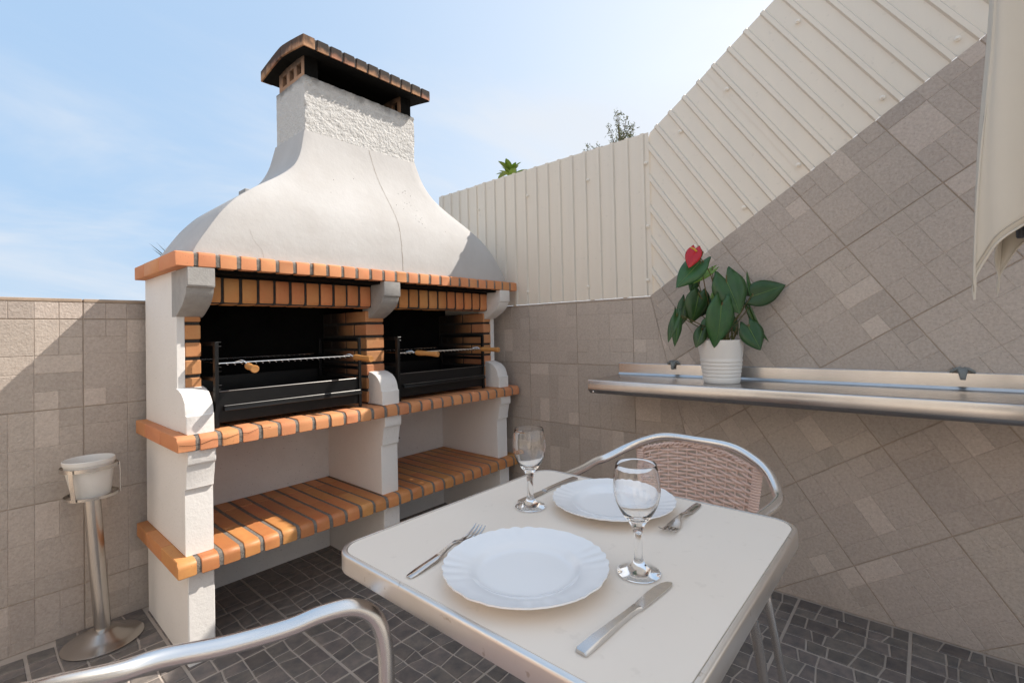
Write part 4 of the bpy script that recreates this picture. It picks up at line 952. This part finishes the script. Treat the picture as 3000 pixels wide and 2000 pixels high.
for (bx, by), (tx, ty), w, bu, ro, dp, m in LV:
    A, B = pp(bx, by, dp), pp(tx, ty, dp + rl.uniform(-0.01, 0.025)); leaf(A, B, w * 1.12 * PXM, bu, ro, m)
    s0 = pp(760 + rl.uniform(-45, 60), 1035, rl.uniform(-0.02, 0.03)); mid = (s0 + A) / 2 + Vector((0, 0, 0.025)) + Rv * ((bx - 740) * PXM * 0.12)
    b = MB(); b.tube(spline([s0, s0 * 0.6 + mid * 0.4 + Vector((0, 0, 0.012)), mid, A + Vector((0, 0, 0.006)), A], 5), 0.0021, 7); obj('stalk', b, 'stem', pl, smooth=60, world_co=False)
FB = pp(505, 225, 0.06)
leaf(pp(482, 175, 0.06), pp(404, 348, 0.075), 150 * PXM, 0.12, 0.45, 'spathe', 'flower', notch=0.18, fold=0.05)
b = MB(); b.tube(spline([pp(492, 205, 0.064), pp(460, 190, 0.075), pp(416, 172, 0.085)], 5), [0.0036, 0.0037, 0.0037, 0.0036, 0.0035, 0.0034, 0.0032, 0.003, 0.0027, 0.0022, 0.001], 10); obj('spadix', b, 'spadix', pl, smooth=60, world_co=False)
b = MB(); b.tube(spline([pp(745, 1030), pp(720, 700, 0.0), pp(640, 410, 0.03), pp(505, 225, 0.056), pp(490, 205, 0.06)], 7), 0.0024, 8); obj('flower_stalk', b, 'stem', pl, smooth=60, world_co=False)
for k in range(16):
    b = MB(); s0 = pp(720 + rl.uniform(-60, 110), 1035, rl.uniform(-0.03, 0.04)); e = s0 + Rv * rl.uniform(-0.03, 0.03) + Vector((0, 0, rl.uniform(0.05, 0.12)))
    b.tube(spline([s0, (s0 + e) / 2 + Rv * rl.uniform(-0.006, 0.006), e], 4), [0.0045, 0.0042, 0.004, 0.0036, 0.0032, 0.0028, 0.0024, 0.002, 0.0012], 6); obj('sheath', b, 'stem', pl, smooth=60, world_co=False)

# ------------------------------------------------------------------ folded parasol at the right edge
UX = Vector((1.652, -0.218, 0)); par = thing('parasol', 'folded beige garden parasol hanging into the upper right corner', 'parasol', UX)
nl = 4; rays = 34; HZ = 36; b = MB(); loops = []
LF, TC = Vector((-0.656, 0.755)), Vector((-0.755, -0.656))          # leftwards and towards the viewer, in plan
ld = LF * math.cos(R(10)) - TC * math.sin(R(10)); PH0 = math.atan2(ld.y, ld.x)      # one lobe of doubled cloth points this way
N = nl * rays
lobe_len = [1.0, 0.86, 0.95, 0.92]
for i in range(HZ + 1):
    lp = []
    for k in range(N):
        a = 2 * math.pi * k / N; q = ((a / (2 * math.pi) * nl + 0.5) % 1.0) - 0.5      # 0 at a lobe's tip, +-0.5 at the ribs
        li = int((a / (2 * math.pi) * nl + 0.5) % nl); s_ = (1 - abs(q) * 2)
        w_ = 1 - (1 - s_) ** 2.0; Ln = (0.108 * lobe_len[li])
        zb = 1.325 - 0.185 * lobe_len[li] * s_ ** 1.5; h = i / HZ; z = zb + (2.42 - zb) * h
        r_ = 0.046 * (1 - 0.35 * h) + Ln * (1 - h) ** 0.62 * w_ + 0.006 * w_ * math.sin(9 * h + li) + 0.0050 * math.sin(q * 27 + 4 * h + li) * (1 - s_) * (0.3 + s_) * 2
        # the two sheets of a lobe lie close together: squeeze the angle towards the lobe's own direction
        an = PH0 + 2 * math.pi * li / nl + q * 2 * math.pi / nl * (1 - 0.80 * s_ ** 0.55 * (1 - 0.5 * h)) + 0.10 * s_ * math.sin(3.0 * h + li) + 0.05 * math.sin(2 * math.pi * s_) * (0.35 + 0.65 * (1 - h)) * (1 if q > 0 else -0.6)
        lp.append((UX.x + r_ * math.cos(an), UX.y + r_ * math.sin(an), z))
    loops.append(lp)
b.loft(loops, cap=False); can = obj('canopy', b, 'fabric', par, smooth=180); md = can.modifiers.new('thickness', 'SOLIDIFY'); md.thickness = 0.0016
hemp = [Vector(p) for p in loops[0]]
b = MB(); b.tube([p + Vector((0, 0, 0.0005)) for p in hemp + hemp[:1]], 0.0026, 6, cap=False); obj('hem', b, 'fabric', par, smooth=80)
sm_ = []
for p, q_ in zip(loops[0], loops[1]):
    p, q_ = Vector(p), Vector(q_); c_ = p + (q_ - p) * 0.55; o_ = Vector((c_.x - UX.x, c_.y - UX.y, 0)).normalized(); sm_.append(c_ + o_ * 0.0012)
b = MB(); b.tube(sm_ + sm_[:1], 0.0013, 5, cap=False); obj('seam', b, 'seam', par, smooth=80)
b = MB(); b.tube([(UX.x, UX.y, 0.03), (UX.x, UX.y, 2.52)], 0.019, 16); obj('pole', b, 'alu', par)
for k in range(nl):
    a = PH0 + 2 * math.pi * k / nl + math.pi / nl; c_, s_ = math.cos(a), math.sin(a)
    b = MB(); b.tube([(UX.x + c_ * 0.039, UX.y + s_ * 0.039, 1.318), (UX.x + c_ * 0.024, UX.y + s_ * 0.024, 2.40)], 0.006, 8); rib = obj('rib', b, 'alu', par)
    b = MB(); b.tube([(UX.x + c_ * 0.044, UX.y + s_ * 0.044, z) for z in (1.286, 1.289, 1.318, 1.330)], [0.006, 0.0082, 0.0088, 0.0088], 12); obj('rib_cap', b, 'dark_plastic', rib)
b = MB(); b.lathe([(0.0, 0.0), (0.24, 0.0), (0.245, 0.02), (0.23, 0.05), (0.06, 0.07), (0.04, 0.09), (0.03, 0.30), (0.0, 0.30)], 40, UX.x, UX.y); obj('base', b, 'concrete', par)
b = MB(); b.lathe([(0.0, 2.50), (0.024, 2.50), (0.028, 2.53), (0.012, 2.56), (0.0, 2.57)], 20, UX.x, UX.y); obj('finial', b, 'dark_plastic', par)

# ------------------------------------------------------------------ things beyond the walls
def needle_bush(name, x, y, h, seed, label, spread, nbr):
    t = thing(name, label, 'shrub', (x, y, -0.05)); r_ = random.Random(seed)
    b = MB(); b.tube(spline([(x, y, -0.05), (x + 0.02, y, 1.0), (x, y + 0.02, h * 0.86)], 6), [0.02 - 0.0009 * i for i in range(13)], 7); stem = MB(); fol = MB()
    for k in range(nbr):
        z = 1.75 + (h - 1.75) * r_.random() ** 0.7 * 0.9; a = r_.uniform(0, 6.28); L = spread * r_.uniform(0.35, 1) * (1.15 - 0.6 * (z - 1.75) / (h - 1.75))
        A = Vector((x, y, z - 0.08)); tipv = A + Vector((math.cos(a) * L, math.sin(a) * L, 0.10 + 0.16 * r_.random()))
        if tipv.z > h: tipv.z = h - 0.02 * r_.random()
        pts = spline([A, (A + tipv) / 2 + Vector((0, 0, -0.01)), tipv], 5); b.tube(pts, [0.004 * (1 - 0.07 * i) for i in range(len(pts))], 5)
        for p in pts[2:]:
            for _ in range(9):
                q = p + Vector((r_.gauss(0, 0.012), r_.gauss(0, 0.012), r_.gauss(0, 0.010)))
                d = Vector((r_.gauss(0, 1), r_.gauss(0, 1), r_.gauss(0.5, 1))).normalized() * r_.uniform(0.010, 0.022); s_ = d.cross(Vector((r_.gauss(0, 1), r_.gauss(0, 1), r_.gauss(0, 1)))).normalized() * 0.0028
                fol.add([q - s_, q + s_, q + d + s_ * 0.5, q + d - s_ * 0.5], [(0, 1, 2, 3)])
    obj('trunk', b, 'bark', t); obj('foliage', fol, 'shrub', t, smooth=None); return t
needle_bush('evergreen_shrub', 2.62, 1.372, 2.385, 3, 'feathery evergreen shrub peeping over the fence near its sheet overlap', 0.16, 26)
needle_bush('evergreen_shrub', 2.62, 1.600, 2.255, 9, 'small tuft of evergreen just topping the fence left of the taller shrub', 0.08, 12)
def broad(name, x, y, h, seed, label, n, size):
    t = thing(name, label, 'plant', (x, y, -0.05)); r_ = random.Random(seed)
    b = MB(); b.tube(spline([(x, y, -0.05), (x + 0.01, y, 1.2), (x, y, h - 0.10)], 6), 0.010, 7); obj('stem', b, 'stem', t)
    for k in range(n):
        a = 2.4 * k + r_.uniform(-.3, .3); z = h - 0.11 + 0.06 * k / n; L = size * r_.uniform(0.7, 1.1); el = R(r_.uniform(15, 75)); A = Vector((x, y, z)); d = Vector((math.cos(a) * math.cos(el), math.sin(a) * math.cos(el), math.sin(el)))
        s_ = d.cross(Vector((0, 0, 1))).normalized(); u = s_.cross(d); b = MB(); v = []
        for i in range(8):
            q = i / 7; w = 0.15 * L * math.sin(math.pi * (0.06 + 0.94 * q)) ** 0.8; c_ = A + d * (q * L) - Vector((0, 0, 1)) * (0.25 * L * q * q)
            v += [c_ - s_ * w + u * w * 0.35, c_, c_ + s_ * w + u * w * 0.35]
        b.add(v, [(3 * i + j, 3 * i + j + 1, 3 * i + j + 4, 3 * i + j + 3) for i in range(7) for j in (0, 1)]); o = obj('leaf', b, 'leaf_light', t, smooth=60)
    return t
broad('leafy_plant', 2.60, 2.235, 2.285, 5, 'bright green broad leafed plant rising behind the fence beside the hood', 22, 0.16)
broad('leafy_plant', 2.62, 2.800, 2.215, 6, 'tiny green leaf tip above the fence close to the hood', 5, 0.09)
# palm whose leaf tips show left of the hood
def palm(x, y, h):
    t = thing('palm', 'spiky palm with only leaf tips showing left of the hood', 'palm', (x, y, -0.05)); r_ = random.Random(2)
    b = MB(); b.tube([(x, y, -0.05), (x, y, 0.6), (x, y, h - 0.35)], [0.07, 0.06, 0.05], 10); obj('trunk', b, 'bark', t)
    for k in range(40):
        a = k * 2.4; el = R(r_.uniform(0, 75)); d = Vector((math.cos(a) * math.cos(el), math.sin(a) * math.cos(el), math.sin(el))); s_ = d.cross(Vector((0, 0, 1))).normalized(); A = Vector((x, y, h - 0.36)); L = 0.33 * r_.uniform(0.7, 1.0)
        b = MB(); b.add([A - s_ * 0.006, A + s_ * 0.006, A + d * L * 0.6 + s_ * 0.009, A + d * L * 0.6 - s_ * 0.009, A + d * L], [(0, 1, 2, 3), (3, 2, 4)]); obj('leaf', b, 'shrub', t, smooth=None)
palm(0.93, 3.35, 1.80)
b = MB(); b.cbox(1.222, 1.34, 3.36, 3.47, -0.05, 2.072, 0.004)
tag(obj('concrete_post', b, 'concrete'), 'pale concrete post top just showing behind the hood', 'post')

# ------------------------------------------------------------------ the house behind the camera's left, which shows in the chrome and lights the shade
house = thing('house_wall', 'sunlit cream rendered house wall across the patio', 'wall', (-1.9, 0.2, 0))
b = MB(); b.quadbox(-2.1, -1.85, -2.6, 2.44, -0.04, 2.9); obj('render_coat', b, 'house', house, smooth=None)
b = MB(); b.cbox(-1.8495, -1.83, -2.6, 2.43, 0.0, 0.12, 0.003); obj('plinth', b, 'coping', house)
for y0 in (-1.2, 0.6):
    b = MB(); b.cbox(-1.849, -1.82, y0, y0 + 0.9, 0.9, 2.1, 0.004); f = obj('window', b, 'pot', house)
    b = MB()
    for k in (0, 1): b.quadbox(-1.8195, -1.816, y0 + 0.06 + k * 0.41, y0 + 0.43 + k * 0.41, 0.97, 2.03)
    obj('pane', b, 'pane', f, smooth=None)
